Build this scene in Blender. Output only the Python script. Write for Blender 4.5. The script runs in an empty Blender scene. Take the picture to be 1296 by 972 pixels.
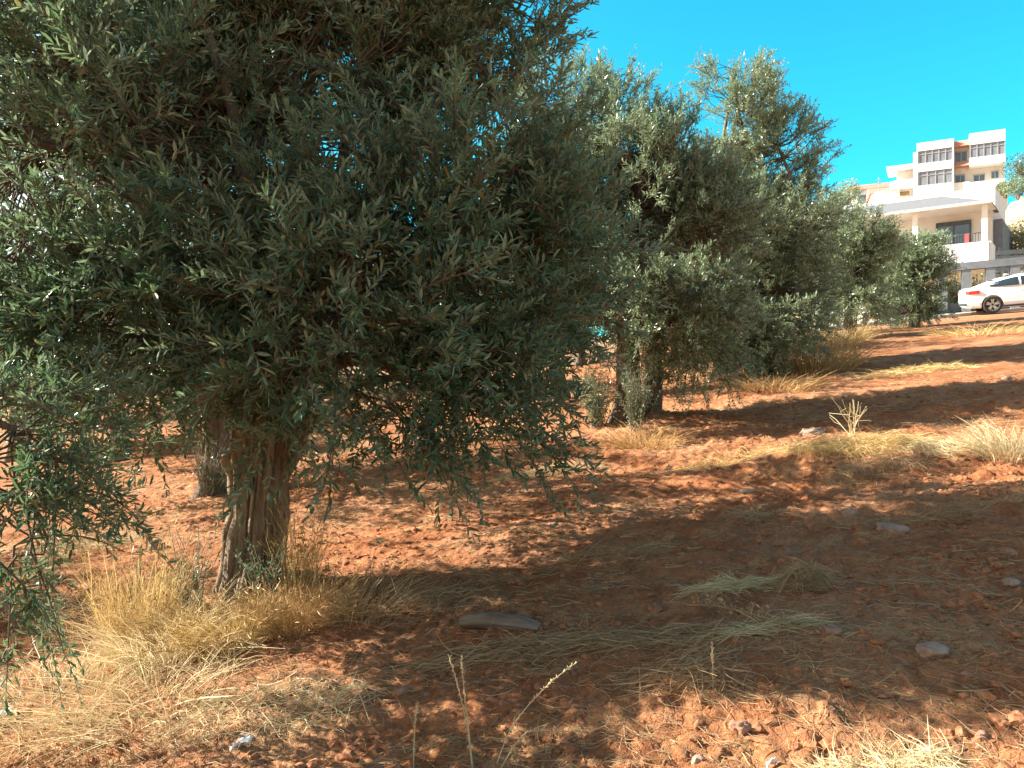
import bpy, bmesh, math, random
import numpy as np
from mathutils import Vector, Matrix, Quaternion

R = math.radians
rng = np.random.default_rng(11)
random.seed(5)
scn = bpy.context.scene
COL = scn.collection
CAMZ = 1.65
F = 974.0                       # focal length in pixels of the 1296 px wide photograph

# ------------------------------------------------------------------ noise
def _h(ix, iy, iz, seed):
    n = (ix.astype(np.int64) * 374761393 + iy.astype(np.int64) * 668265263 + iz.astype(np.int64) * 2147483647 + seed * 974711) & 0xffffffff
    n = ((n ^ (n >> 13)) * 1274126177) & 0xffffffff
    n = n ^ (n >> 16)
    return (n & 0xffff) / 65535.0

def noise2(x, y, s=0):
    x = np.asarray(x, float); y = np.asarray(y, float)
    ix = np.floor(x); iy = np.floor(y); fx = x - ix; fy = y - iy
    fx = fx * fx * (3 - 2 * fx); fy = fy * fy * (3 - 2 * fy)
    z = np.zeros_like(ix)
    a = _h(ix, iy, z, s); b = _h(ix + 1, iy, z, s); c = _h(ix, iy + 1, z, s); d = _h(ix + 1, iy + 1, z, s)
    return (a * (1 - fx) + b * fx) * (1 - fy) + (c * (1 - fx) + d * fx) * fy

def noise3(p, s=0):
    i = np.floor(p); f = p - i; f = f * f * (3 - 2 * f)
    r = 0
    for dx in (0, 1):
        for dy in (0, 1):
            for dz in (0, 1):
                w = (f[..., 0] if dx else 1 - f[..., 0]) * (f[..., 1] if dy else 1 - f[..., 1]) * (f[..., 2] if dz else 1 - f[..., 2])
                r = r + w * _h(i[..., 0] + dx, i[..., 1] + dy, i[..., 2] + dz, s)
    return r

def ss(t):
    t = np.clip(t, 0, 1); return t * t * (3 - 2 * t)

# ------------------------------------------------------------------ terrain
MOUNDS = []                     # x, y, rx, ry, height
def T(x, y):
    u = 0.13 * x + 0.0955 * y + 0.045
    return np.where(u > 0, 11 * np.log1p(np.maximum(u, 0) / 11), -7 * (1 - np.exp(np.minimum(u, 0) / 7)))

def at(px, py, Y):
    return np.array([(px - 648) / F * Y, Y, CAMZ - (py - 486) / F * Y])

def gp(px, py):                 # where the ground lies under a point of the photograph
    h = (px - 648) / F; v = (py - 486) / F
    lo, hi = 1.0, 140.0
    for _ in range(60):
        m = (lo + hi) / 2
        if CAMZ - v * m > float(T(np.array(h * m), np.array(m))): lo = m
        else: hi = m
    return h * lo, lo

def micro(x, y):
    fade = 1 - ss((y - 20) / 8)
    till = 0.35 + 0.65 * ss((noise2(x * .35 + 3, y * .6, 4) - .3) / .4)
    fur = np.sin((y + .12 * x + .25 * noise2(x * .9, y * .9, 21)) * 2 * math.pi / 1.1) * .022
    d = fur * till
    d = d + (noise2(x * 1.7, y * 2.0, 1) - .5) * .07
    d = d + (noise2(x * 4.6, y * 5.2, 2) - .5) * .040 * till
    b = np.abs(noise2(x * 9 + 2 * noise2(x * 6, y * 6, 60), y * 10, 3) - .5) * 2
    d = d + (b - .4) * .032 * till
    d = d + (noise2(x * 19, y * 20, 8) - .5) * .030 * till
    b2 = np.abs(noise2(x * 24 + 1.5 * noise2(x * 15, y * 15, 61), y * 25, 5) - .5) * 2
    d = d + (b2 - .4) * .017
    d = d + (noise2(x * 46, y * 46, 9) - .5) * .012
    return d * fade

def gz(x, y):
    x = np.asarray(x, float); y = np.asarray(y, float)
    z = T(x, y) + micro(x, y)
    for mx, my, rx, ry, h in MOUNDS:
        z = z + h * np.exp(-((x - mx) / rx) ** 2 - ((y - my) / ry) ** 2)
    return z

# ------------------------------------------------------------------ mesh helpers
def mesh_obj(name, V, faces, mat, parent=None, smooth=False):
    """faces: list of int arrays (n,k)"""
    V = np.asarray(V, np.float32).reshape(-1, 3)
    me = bpy.data.meshes.new(name)
    faces = [np.asarray(f, np.int32) for f in faces if len(f)]
    me.vertices.add(len(V)); me.vertices.foreach_set('co', V.ravel())
    li = np.concatenate([f.ravel() for f in faces])
    tot = np.concatenate([np.full(len(f), f.shape[1], np.int32) for f in faces])
    st = np.concatenate([[0], np.cumsum(tot)[:-1]]).astype(np.int32)
    me.loops.add(len(li)); me.loops.foreach_set('vertex_index', li)
    me.polygons.add(len(tot)); me.polygons.foreach_set('loop_start', st); me.polygons.foreach_set('loop_total', tot)
    me.polygons.foreach_set('use_smooth', np.full(len(tot), bool(smooth)))
    me.update(calc_edges=True); me.validate()
    me.materials.append(mat)
    o = bpy.data.objects.new(name, me); COL.objects.link(o)
    if parent: o.parent = parent
    return o

def empty(name, loc, rot=(0, 0, 0)):
    o = bpy.data.objects.new(name, None); COL.objects.link(o)
    o.location = loc; o.rotation_euler = rot; o.empty_display_size = .2
    return o

def tag(o, label=None, cat=None, group=None, kind=None):
    if label: o['label'] = label
    if cat: o['category'] = cat
    if group: o['group'] = group
    if kind: o['kind'] = kind
    return o

class MB:
    def __init__(s): s.v = []; s.f = {}
    def add(s, V, Fs):
        b = len(s.v); s.v.extend([tuple(p) for p in V])
        for f in Fs: s.f.setdefault(len(f), []).append([i + b for i in f])
        return s
    def box(s, x0, x1, y0, y1, z0, z1):
        V = [(x, y, z) for z in (z0, z1) for y in (y0, y1) for x in (x0, x1)]
        return s.add(V, [(0, 2, 3, 1), (4, 5, 7, 6), (0, 1, 5, 4), (2, 6, 7, 3), (0, 4, 6, 2), (1, 3, 7, 5)])
    def prism(s, poly, x0, x1):           # poly of (y,z), extruded along x
        n = len(poly)
        V = [(x0, p[0], p[1]) for p in poly] + [(x1, p[0], p[1]) for p in poly]
        return s.add(V, [tuple(range(n))[::-1], tuple(range(n, 2 * n))] + [(i, (i + 1) % n, n + (i + 1) % n, n + i) for i in range(n)])
    def prismz(s, poly, z0, z1):
        n = len(poly)
        V = [(p[0], p[1], z0) for p in poly] + [(p[0], p[1], z1) for p in poly]
        return s.add(V, [tuple(range(n))[::-1], tuple(range(n, 2 * n))] + [(i, (i + 1) % n, n + (i + 1) % n, n + i) for i in range(n)])
    def tube(s, pts, rad, sides=8):
        V, Fq = tubes(np.array([pts], float), np.array([rad], float), sides)
        return s.add(V, Fq.tolist())
    def build(s, name, mat, parent=None, smooth=False, bevel=0):
        o = mesh_obj(name, np.array(s.v), [np.array(f) for f in s.f.values()], mat, parent, smooth)
        bm = bmesh.new(); bm.from_mesh(o.data); bmesh.ops.recalc_face_normals(bm, faces=bm.faces)
        if bevel: bmesh.ops.bevel(bm, geom=list(bm.edges), offset=bevel, segments=2, affect='EDGES', clamp_overlap=True)
        bm.to_mesh(o.data); bm.free()
        return o

def nrm(a):
    return a / np.maximum(np.linalg.norm(a, axis=-1, keepdims=True), 1e-9)

def tubes(P, rad, sides=4):
    """P (n,m,3), rad (n,m) -> open tubes (tips closed by taper)"""
    n, m, _ = P.shape
    t = np.empty_like(P); t[:, 1:-1] = P[:, 2:] - P[:, :-2]; t[:, 0] = P[:, 1] - P[:, 0]; t[:, -1] = P[:, -1] - P[:, -2]
    t = nrm(t)
    ref = np.where(np.abs(nrm(P[:, -1] - P[:, 0])[:, None, 2:3]) > .8, np.array([1., 0, 0]), np.array([0, 0, 1.]))
    a = nrm(np.cross(t, np.broadcast_to(ref, t.shape))); b = np.cross(t, a)
    th = np.arange(sides) / sides * 2 * math.pi
    V = P[:, :, None] + rad[:, :, None, None] * (a[:, :, None] * np.cos(th)[:, None] + b[:, :, None] * np.sin(th)[:, None])
    idx = np.arange(n * m * sides).reshape(n, m, sides)
    A = idx[:, :-1]; B = idx[:, 1:]
    Fq = np.stack([A, B, np.roll(B, -1, 2), np.roll(A, -1, 2)], -1).reshape(-1, 4)
    return V.reshape(-1, 3), Fq

def ribbons(P, w):
    """P (n,m,3), w (n,m): thin double-sided blades"""
    n, m, _ = P.shape
    t = nrm(P[:, -1] - P[:, 0])
    s = nrm(np.cross(t, nrm(rng.normal(size=(n, 3)))))[:, None]
    V = np.stack([P - s * w[..., None] / 2, P + s * w[..., None] / 2], 2)
    idx = np.arange(n * m * 2).reshape(n, m, 2)
    Fq = np.stack([idx[:, :-1, 0], idx[:, :-1, 1], idx[:, 1:, 1], idx[:, 1:, 0]], -1).reshape(-1, 4)
    return V.reshape(-1, 3), Fq

def join(parts):
    V = []; Fq = []; b = 0
    for v, f in parts:
        V.append(v); Fq.append(np.asarray(f) + b); b += len(v)
    return np.concatenate(V), np.concatenate(Fq)

# ------------------------------------------------------------------ materials
def new_mat(name):
    m = bpy.data.materials.new(name); m.use_nodes = True
    nt = m.node_tree; bs = nt.nodes['Principled BSDF']
    return m, nt, bs

def N(nt, typ, **kw):
    n = nt.nodes.new(typ)
    for k, v in kw.items():
        if k.startswith('i_'): n.inputs[k[2:].replace('_', ' ')].default_value = v
        else: setattr(n, k, v)
    return n

def ramp(nt, fac, stops, interp='LINEAR'):
    r = nt.nodes.new('ShaderNodeValToRGB'); r.color_ramp.interpolation = interp
    e = r.color_ramp.elements
    while len(e) < len(stops): e.new(.5)
    for el, (p, c) in zip(e, stops): el.position = p; el.color = (*c, 1)
    nt.links.new(fac, r.inputs[0])
    return r.outputs[0]

def mixc(nt, fac, a, b, mode='MIX'):
    n = nt.nodes.new('ShaderNodeMix'); n.data_type = 'RGBA'; n.blend_type = mode
    for sock, val in ((0, fac), (6, a), (7, b)):
        if isinstance(val, (int, float)): n.inputs[sock].default_value = val
        elif isinstance(val, tuple): n.inputs[sock].default_value = (*val, 1)
        else: nt.links.new(val, n.inputs[sock])
    return n.outputs[2]

def coords(nt, scale=(1, 1, 1), kind='Object'):
    tc = nt.nodes.new('ShaderNodeTexCoord'); mp = nt.nodes.new('ShaderNodeMapping'); mp.inputs['Scale'].default_value = scale
    nt.links.new(tc.outputs[kind], mp.inputs[0]); return mp.outputs[0]

def tnoise(nt, vec, scale, detail=4, rough=.55):
    n = N(nt, 'ShaderNodeTexNoise', i_Scale=scale, i_Detail=detail, i_Roughness=rough)
    nt.links.new(vec, n.inputs['Vector']); return n.outputs[0]

def bump(nt, bs, h, strength, dist):
    b = N(nt, 'ShaderNodeBump', i_Strength=strength, i_Distance=dist)
    nt.links.new(h, b.inputs['Height']); nt.links.new(b.outputs[0], bs.inputs['Normal']); return b

def simple(name, c1, c2, scale=6, rough=.8, bmp=0, bd=.01, stretch=(1, 1, 1), metal=0, spec=.5, detail=5):
    m, nt, bs = new_mat(name)
    v = coords(nt, stretch); n = tnoise(nt, v, scale, detail)
    nt.links.new(ramp(nt, n, [(.3, c1), (.7, c2)]), bs.inputs['Base Color'])
    bs.inputs['Roughness'].default_value = rough; bs.inputs['Metallic'].default_value = metal
    bs.inputs['Specular IOR Level'].default_value = spec
    if bmp: bump(nt, bs, n, bmp, bd)
    return m

def soil_mat():
    m, nt, bs = new_mat('red_soil')
    v = coords(nt)
    big = tnoise(nt, v, .9, 4); mid = tnoise(nt, v, 5, 6, .65); fine = tnoise(nt, v, 38, 5, .7); grit = tnoise(nt, v, 160, 3, .7)
    c = ramp(nt, mid, [(.25, (.21, .070, .027)), (.5, (.355, .133, .055)), (.75, (.46, .208, .097))])
    c = mixc(nt, ramp(nt, big, [(.45, (0, 0, 0)), (.75, (.55, .55, .55))]), c, (.51, .295, .16))
    f = ramp(nt, fine, [(.3, (.62, .60, .58)), (.5, (1, 1, 1)), (.72, (1.25, 1.25, 1.25))])
    c = mixc(nt, 1.0, c, f, 'MULTIPLY')
    c = mixc(nt, ramp(nt, grit, [(.66, (0, 0, 0)), (.72, (.6, .6, .6))]), c, (.50, .33, .22))
    # dry chaff lying in loose patches
    ch = tnoise(nt, coords(nt, (1.2, 2.6, 1)), 1.6, 6, .7)
    chf = tnoise(nt, v, 60, 4, .8)
    k = mixc(nt, 1.0, ramp(nt, ch, [(.50, (0, 0, 0)), (.66, (.85, .85, .85))]), ramp(nt, chf, [(.45, (0, 0, 0)), (.6, (1, 1, 1))]), 'MULTIPLY')
    c = mixc(nt, k, c, (.56, .40, .19))
    # pale stony earth up the hill
    sx = N(nt, 'ShaderNodeSeparateXYZ'); tc = N(nt, 'ShaderNodeTexCoord'); nt.links.new(tc.outputs['Object'], sx.inputs[0])
    mr = N(nt, 'ShaderNodeMapRange'); mr.inputs[1].default_value = 26; mr.inputs[2].default_value = 44
    nt.links.new(sx.outputs[1], mr.inputs[0])
    c = mixc(nt, mr.outputs[0], c, (.40, .28, .17))
    nt.links.new(c, bs.inputs['Base Color'])
    bs.inputs['Roughness'].default_value = .95; bs.inputs['Specular IOR Level'].default_value = .15
    ad = N(nt, 'ShaderNodeMath', operation='ADD'); nt.links.new(fine, ad.inputs[0])
    ml = N(nt, 'ShaderNodeMath', operation='MULTIPLY'); nt.links.new(grit, ml.inputs[0]); ml.inputs[1].default_value = .35
    nt.links.new(ml.outputs[0], ad.inputs[1])
    bump(nt, bs, ad.outputs[0], .9, .022)
    return m

def leaf_mat(name, top, top2, under, odd, trans=.32, rough=.27):
    m, nt, bs = new_mat(name)
    g = N(nt, 'ShaderNodeNewGeometry')
    rnd = g.outputs['Random Per Island']
    c = ramp(nt, rnd, [(0, top), (.55, top2), (.86, tuple(x * 1.35 for x in top2)), (.955, odd), (1, tuple(x * .8 for x in odd))])
    u = ramp(nt, rnd, [(0, tuple(x * .8 for x in under)), (1, tuple(x * 1.15 for x in under))])
    c = mixc(nt, g.outputs['Backfacing'], c, u)
    nt.links.new(c, bs.inputs['Base Color']); bs.inputs['Roughness'].default_value = rough
    bs.inputs['Specular IOR Level'].default_value = .55
    tr = N(nt, 'ShaderNodeBsdfTranslucent'); tcol = mixc(nt, .5, c, (.17, .27, .09)); nt.links.new(tcol, tr.inputs[0])
    mx = N(nt, 'ShaderNodeMixShader', i_Fac=trans)
    nt.links.new(bs.outputs[0], mx.inputs[1]); nt.links.new(tr.outputs[0], mx.inputs[2])
    nt.links.new(mx.outputs[0], nt.nodes['Material Output'].inputs['Surface'])
    return m

def straw_mat(name, a, b, trans=.25):
    m, nt, bs = new_mat(name)
    g = N(nt, 'ShaderNodeNewGeometry')
    c = ramp(nt, g.outputs['Random Per Island'], [(0, a), (.75, b), (1, tuple(min(.8, x * 1.25) for x in b))])
    nt.links.new(c, bs.inputs['Base Color']); bs.inputs['Roughness'].default_value = .65; bs.inputs['Specular IOR Level'].default_value = .3
    tr = N(nt, 'ShaderNodeBsdfTranslucent'); nt.links.new(c, tr.inputs[0])
    mx = N(nt, 'ShaderNodeMixShader', i_Fac=trans)
    nt.links.new(bs.outputs[0], mx.inputs[1]); nt.links.new(tr.outputs[0], mx.inputs[2])
    nt.links.new(mx.outputs[0], nt.nodes['Material Output'].inputs['Surface'])
    return m

def bark_mat(name, a, b, crack):
    m, nt, bs = new_mat(name)
    v = coords(nt, (1, 1, .22)); n1 = tnoise(nt, v, 22, 6, .65); n2 = tnoise(nt, coords(nt, (1, 1, .5)), 5, 4)
    n3 = tnoise(nt, coords(nt, (1, 1, .12)), 34, 5, .7); n4 = tnoise(nt, coords(nt, (1, 1, .8)), 60, 4, .7)
    c = ramp(nt, n1, [(.3, a), (.7, b)])
    c = mixc(nt, ramp(nt, n2, [(.40, (0, 0, 0)), (.62, (.75, .75, .75))]), c, (b[0] * .62, b[1] * .54, b[2] * .46))
    c = mixc(nt, ramp(nt, n3, [(.34, (.85, .85, .85)), (.44, (0, 0, 0))]), c, crack)
    nt.links.new(c, bs.inputs['Base Color']); bs.inputs['Roughness'].default_value = .9; bs.inputs['Specular IOR Level'].default_value = .2
    ad = N(nt, 'ShaderNodeMath', operation='MULTIPLY_ADD'); nt.links.new(n3, ad.inputs[0]); ad.inputs[1].default_value = 1.5; nt.links.new(n4, ad.inputs[2])
    bump(nt, bs, ad.outputs[0], 1.0, .022)
    return m

M = {}
M['soil'] = soil_mat()
M['leaf'] = leaf_mat('olive_leaf', (.040, .100, .050), (.078, .148, .080), (.22, .30, .20), (.20, .12, .04))
M['leaf2'] = leaf_mat('olive_leaf_pale', (.125, .178, .085), (.20, .262, .138), (.40, .47, .33), (.19, .15, .05))
M['leaf3'] = leaf_mat('olive_leaf_mid', (.096, .156, .076), (.170, .236, .122), (.37, .445, .315), (.17, .14, .05))
M['bush_leaf'] = leaf_mat('dry_bush_leaf', (.11, .115, .045), (.20, .185, .075), (.24, .22, .11), (.35, .22, .10))
M['pine_leaf'] = leaf_mat('hill_shrub_leaf', (.07, .085, .035), (.13, .135, .055), (.16, .16, .08), (.22, .17, .07))
M['bark'] = bark_mat('olive_bark', (.17, .125, .085), (.40, .32, .235), (.05, .034, .022))
M['bark2'] = bark_mat('grey_bark', (.13, .10, .075), (.29, .235, .18), (.045, .032, .024))
M['twig'] = simple('twig_bark', (.10, .075, .05), (.26, .20, .14), 30, .85)
M['straw'] = straw_mat('golden_straw', (.42, .27, .10), (.66, .49, .22))
M['straw_pale'] = straw_mat('pale_straw', (.46, .35, .19), (.72, .58, .34))
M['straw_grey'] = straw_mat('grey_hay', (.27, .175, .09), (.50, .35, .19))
M['straw_orange'] = straw_mat('fine_dry_grass', (.45, .26, .10), (.66, .43, .19))
M['stone'] = simple('pale_stone', (.23, .145, .10), (.43, .30, .215), 14, .9, .5, .01)
M['stone_red'] = simple('reddish_stone', (.22, .10, .055), (.38, .21, .135), 16, .9, .5, .01)
M['clod'] = simple('soil_clod', (.22, .085, .037), (.42, .195, .098), 45, .95, .6, .01, spec=.15)
M['log'] = simple('weathered_wood', (.12, .085, .06), (.30, .21, .15), 18, .9, .6, .01, (.25, 1, 1))
M['white'] = simple('white_render', (.74, .72, .69), (.82, .80, .77), 1.2, .85)
M['beige'] = simple('beige_render', (.60, .53, .47), (.68, .61, .55), 1.5, .88)
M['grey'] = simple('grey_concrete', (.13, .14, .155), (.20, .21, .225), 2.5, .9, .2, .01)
M['greyroof'] = simple('grey_roof_tile', (.13, .135, .145), (.175, .18, .19), 5, .85, .3, .02, (6, 1, 1))
M['pink'] = simple('terracotta_tile', (.46, .17, .12), (.58, .27, .20), 6, .8, .3, .02)
M['glass'] = simple('dark_window_glass', (.06, .08, .10), (.12, .15, .18), .8, .08, spec=.7)
M['loggia'] = simple('pale_loggia_glass', (.15, .16, .19), (.24, .25, .28), .8, .12, spec=.7)
M['frame'] = simple('window_frame', (.30, .30, .31), (.38, .38, .39), 4, .5)
M['darkmetal'] = simple('dark_metal', (.03, .04, .045), (.06, .07, .075), 5, .5)
M['rust'] = simple('rusty_panel', (.32, .20, .10), (.45, .30, .17), 8, .8)
M['concrete'] = simple('pale_concrete', (.42, .37, .31), (.56, .50, .43), 3, .9, .3, .01)
M['asphalt'] = simple('worn_asphalt', (.10, .095, .09), (.17, .16, .15), 8, .92, .3, .005)
M['rock'] = None
M['paint'] = simple('white_car_paint', (.80, .80, .80), (.83, .83, .83), 1, .22, spec=.6)
M['tyre'] = simple('tyre_rubber', (.018, .018, .019), (.03, .03, .03), 10, .8)
M['alloy'] = simple('alloy_rim', (.50, .51, .53), (.6, .61, .63), 5, .3, metal=.85)
M['carglass'] = simple('tinted_car_glass', (.02, .035, .045), (.035, .05, .06), 1, .05, spec=.8)
M['red'] = simple('red_lamp_lens', (.45, .02, .02), (.6, .05, .04), 8, .25)
M['cloth'] = simple('red_cloth', (.55, .05, .06), (.66, .10, .10), 8, .9)
M['plastic'] = simple('white_plastic', (.70, .70, .72), (.82, .82, .82), 10, .5)
M['dark_pl'] = simple('black_trim', (.02, .02, .022), (.035, .035, .035), 6, .6)

def rock_mat():
    m, nt, bs = new_mat('hill_rock')
    n1 = tnoise(nt, coords(nt, (1, 1, 2.2)), .7, 8, .7); n2 = tnoise(nt, coords(nt), 3.2, 5, .7)
    c = ramp(nt, n1, [(.3, (.30, .205, .125)), (.5, (.46, .345, .22)), (.7, (.56, .45, .32))])
    c = mixc(nt, ramp(nt, n2, [(.52, (0, 0, 0)), (.62, (.7, .7, .7))]), c, (.16, .13, .075))
    nt.links.new(c, bs.inputs['Base Color']); bs.inputs['Roughness'].default_value = .95
    bump(nt, bs, n1, .8, .5)
    return m
M['rock'] = rock_mat()

# ------------------------------------------------------------------ world, sun, camera
SUN_AZ = 11; SUN_EL = 31                  # azimuth: degrees beyond straight left
sunv = Vector((-math.cos(R(SUN_AZ)) * math.cos(R(SUN_EL)), math.sin(R(SUN_AZ)) * math.cos(R(SUN_EL)), math.sin(R(SUN_EL))))
w = bpy.data.worlds.new('World'); scn.world = w; w.use_nodes = True
nt = w.node_tree; bg = nt.nodes['Background']
sky = nt.nodes.new('ShaderNodeTexSky'); sky.sky_type = 'NISHITA'; sky.sun_disc = False
sky.sun_elevation = R(SUN_EL); sky.sun_rotation = math.atan2(sunv.x, sunv.y)
sky.air_density = 1.0; sky.dust_density = .6; sky.ozone_density = 1.0
# cyan sky tint ahead and right only; warm tint elsewhere added to warm the shade
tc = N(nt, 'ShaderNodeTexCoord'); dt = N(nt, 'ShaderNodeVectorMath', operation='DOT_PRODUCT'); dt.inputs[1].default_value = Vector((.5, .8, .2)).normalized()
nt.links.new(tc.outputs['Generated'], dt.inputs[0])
cone_tint = ramp(nt, dt.outputs['Value'], [(.54, (1.10, .98, .80)), (.70, (.13, 1.18, 1.20))])
tint = mixc(nt, 1.0, sky.outputs[0], cone_tint, 'MULTIPLY')
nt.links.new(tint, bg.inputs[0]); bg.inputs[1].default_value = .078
sl = bpy.data.lights.new('sun', 'SUN'); sl.energy = 5.0; sl.angle = R(.5); sl.color = (1, .935, .83)
so = bpy.data.objects.new('sun', sl); COL.objects.link(so); so.location = (-20, 5, 30)
so.rotation_euler = (-sunv).to_track_quat('-Z', 'Y').to_euler()
cd = bpy.data.cameras.new('camera'); cam = bpy.data.objects.new('camera', cd); COL.objects.link(cam)
cam.location = (0, 0, CAMZ); cam.rotation_euler = (R(90), 0, 0)
cd.sensor_width = 36; cd.lens = 36 * F / 1296; cd.clip_start = .05; cd.clip_end = 3000
scn.camera = cam
scn.view_settings.view_transform = 'Standard'; scn.view_settings.look = 'None'
scn.view_settings.exposure = 1.8; scn.view_settings.gamma = 1
cy = scn.cycles
cy.max_bounces = 7; cy.diffuse_bounces = 3; cy.glossy_bounces = 2; cy.transmission_bounces = 4; cy.transparent_max_bounces = 6
cy.use_denoising = True
cy.sample_clamp_indirect = 6

# ------------------------------------------------------------------ ground
hx, hy = gp(1075, 585)
MOUNDS.append((hx, hy, .75, .35, .10))
MOUNDS.append((hx + 1.3, hy + .2, .6, .3, .05))
tx0, ty0 = gp(322, 757)
MOUNDS.append((tx0, ty0, .55, .5, .07))
x2, y2 = gp(808, 537)
MOUNDS.append((x2, y2, .8, .7, .08))

def axis(lo, hi, a, b, step, g):
    mid = list(np.arange(a, b, step))
    r = [mid[-1]]; s = step
    while r[-1] < hi: s *= g; r.append(r[-1] + s)
    l = [mid[0]]; s = step
    while l[-1] > lo: s *= g; l.append(l[-1] - s)
    return np.array(l[:0:-1] + mid + r[1:])
xs = axis(-150, 170, -4.3, 5.6, .019, 1.021)
ys = axis(-30, 200, 2.3, 8.3, .019, 1.02)
GX, GY = np.meshgrid(xs, ys)
V = np.stack([GX, GY, gz(GX, GY)], -1)
nx, ny = len(xs), len(ys)
idx = np.arange(nx * ny).reshape(ny, nx)
Fq = np.stack([idx[:-1, :-1], idx[:-1, 1:], idx[1:, 1:], idx[1:, :-1]], -1).reshape(-1, 4)
g = mesh_obj('ground', V, [Fq], M['soil'], None, True)
tag(g, 'red ploughed soil of the olive grove rising to the right', 'ground', kind='structure')

# hillside behind the houses
def hill_h(x, y):
    yp = y + .35 * (x - 38)
    m = ss((x - 14) / 22)
    h = 9.0 * ss((yp - 57) / 8) + 2.5 * ss((yp - 68) / 24) + 5 * ss((yp - 100) / 60)
    h = h + (noise2(x * .3, y * .3, 31) - .5) * 1.6 * ss((yp - 54) / 6) + ((noise2(x * .9, y * .9, 32) - .5) * 1.6 + (noise2(x * 2, y * 2, 33) - .5) * .8) * ss((yp - 54) / 6)
    h = h * (.42 + .58 * ss((x - .615 * y) / 3))
    return h * m - .4 * (1 - ss((yp - 50) / 8) * m) 
hxs = np.arange(8, 150, .5); hys = np.arange(42, 180, .5)
HX, HY = np.meshgrid(hxs, hys)
def HT(x, y): return T(x, y) + hill_h(x, y)
V = np.stack([HX, HY, HT(HX, HY)], -1)
idx = np.arange(V.shape[0] * V.shape[1]).reshape(V.shape[:2])
Fq = np.stack([idx[:-1, :-1], idx[:-1, 1:], idx[1:, 1:], idx[1:, :-1]], -1).reshape(-1, 4)
tag(mesh_obj('hillside', V, [Fq], M['rock'], None, True), 'steep tan rocky hillside behind the white houses', 'hillside', kind='structure')

# ------------------------------------------------------------------ foliage
def leaves_from(P, D, Nn, L, W, near):
    """vectorised leaf faces; P,D,Nn (n,3), L,W (n,)"""
    n = len(P)
    Nn = nrm(Nn - D * (Nn * D).sum(-1, keepdims=True)); S = np.cross(D, Nn)
    L = L[:, None]; W = W[:, None]
    if near:
        up = .10 * W
        v = np.stack([P, P + .33 * L * D + .46 * W * S + up * Nn, P + .70 * L * D + .42 * W * S + up * Nn - .02 * L * Nn,
                      P + L * D - .10 * L * Nn, P + .70 * L * D - .42 * W * S + up * Nn - .02 * L * Nn, P + .33 * L * D - .46 * W * S + up * Nn], 1)
        b = (np.arange(n) * 6)[:, None]
        f = np.concatenate([b + np.array([0, 1, 2, 3]), b + np.array([0, 3, 4, 5])])
    else:
        v = np.stack([P, P + .45 * L * D + .5 * W * S, P + L * D - .08 * L * Nn, P + .45 * L * D - .5 * W * S], 1)
        b = (np.arange(n) * 4)[:, None]
        f = b + np.array([0, 1, 2, 3])
    return v.reshape(-1, 3), f

def sprays(B, d, ln, K, J, twl, leafL, leafW, near, droop=None, sp=.75):
    """B,d (m,3), ln (m,) -> leaf mesh, branchlet polylines, twig polylines"""
    m = len(B)
    if droop is None: droop = np.full(m, .25)
    up = np.array([0, 0, 1.])
    # branchlet
    tt = np.linspace(0, 1, 5)
    BP = B[:, None] + d[:, None] * (ln[:, None] * tt)[..., None]; BP[..., 2] -= (droop * ln)[:, None] * tt ** 2
    # twigs
    t = np.linspace(.12, 1, K)[None] + rng.uniform(-.05, .05, (m, K))
    S = B[:, None] + d[:, None] * (ln[:, None] * t)[..., None]; S[..., 2] -= (droop * ln)[:, None] * t ** 2
    td = nrm(d[:, None] * .75 + rng.normal(size=(m, K, 3)) * sp * .75 + up * .30)
    td[:, -1] = nrm(d + rng.normal(size=(m, 3)) * .2)
    tl = twl * rng.uniform(.55, 1.25, (m, K))
    q = np.linspace(0, 1, 4)
    TP = S[:, :, None] + td[:, :, None] * (tl[:, :, None] * q)[..., None]
    TP[..., 2] -= ((droop[:, None] * tl)[:, :, None] * q ** 2) * .8
    # leaf pairs
    s = (np.arange(J) + .6) / J
    LP = S[:, :, None] + td[:, :, None] * (tl[:, :, None] * s)[..., None]
    LP[..., 2] -= ((droop[:, None] * tl)[:, :, None] * s ** 2) * .8
    a = nrm(np.cross(td, nrm(rng.normal(size=td.shape)))); b = np.cross(td, a)
    ph = np.arange(J) * (math.pi / 2) + rng.normal(size=(m, K, J)) * .35
    sd = a[:, :, None] * np.cos(ph)[..., None] + b[:, :, None] * np.sin(ph)[..., None]
    out = []
    ang = rng.uniform(.55, 1.0, (m, K, J, 1)) * (1.1 - .5 * s[None, None, :, None])
    for sg in (-1, 1):
        D = nrm(td[:, :, None] * np.cos(ang) + sg * sd * np.sin(ang) + rng.normal(size=sd.shape) * .18)
        Nv = nrm(up * .55 + td[:, :, None] * .5 - sd * sg * .3 + rng.normal(size=sd.shape) * .45)
        out.append((LP.reshape(-1, 3), D.reshape(-1, 3), Nv.reshape(-1, 3)))
    P = np.concatenate([o[0] for o in out]); D = np.concatenate([o[1] for o in out]); Nv = np.concatenate([o[2] for o in out])
    keep = rng.random(len(P)) < .9
    P, D, Nv = P[keep], D[keep], Nv[keep]
    vs = np.tile(np.broadcast_to((rng.uniform(.72, 1.25, m))[:, None, None], (m, K, J)).reshape(-1), 2)[keep]
    L = leafL * vs * rng.uniform(.65, 1.2, len(P)); W = leafW * rng.uniform(.75, 1.2, len(P))
    lv = leaves_from(P, D, Nv, L, W, near)
    return lv, BP, TP.reshape(-1, 4, 3)

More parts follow.
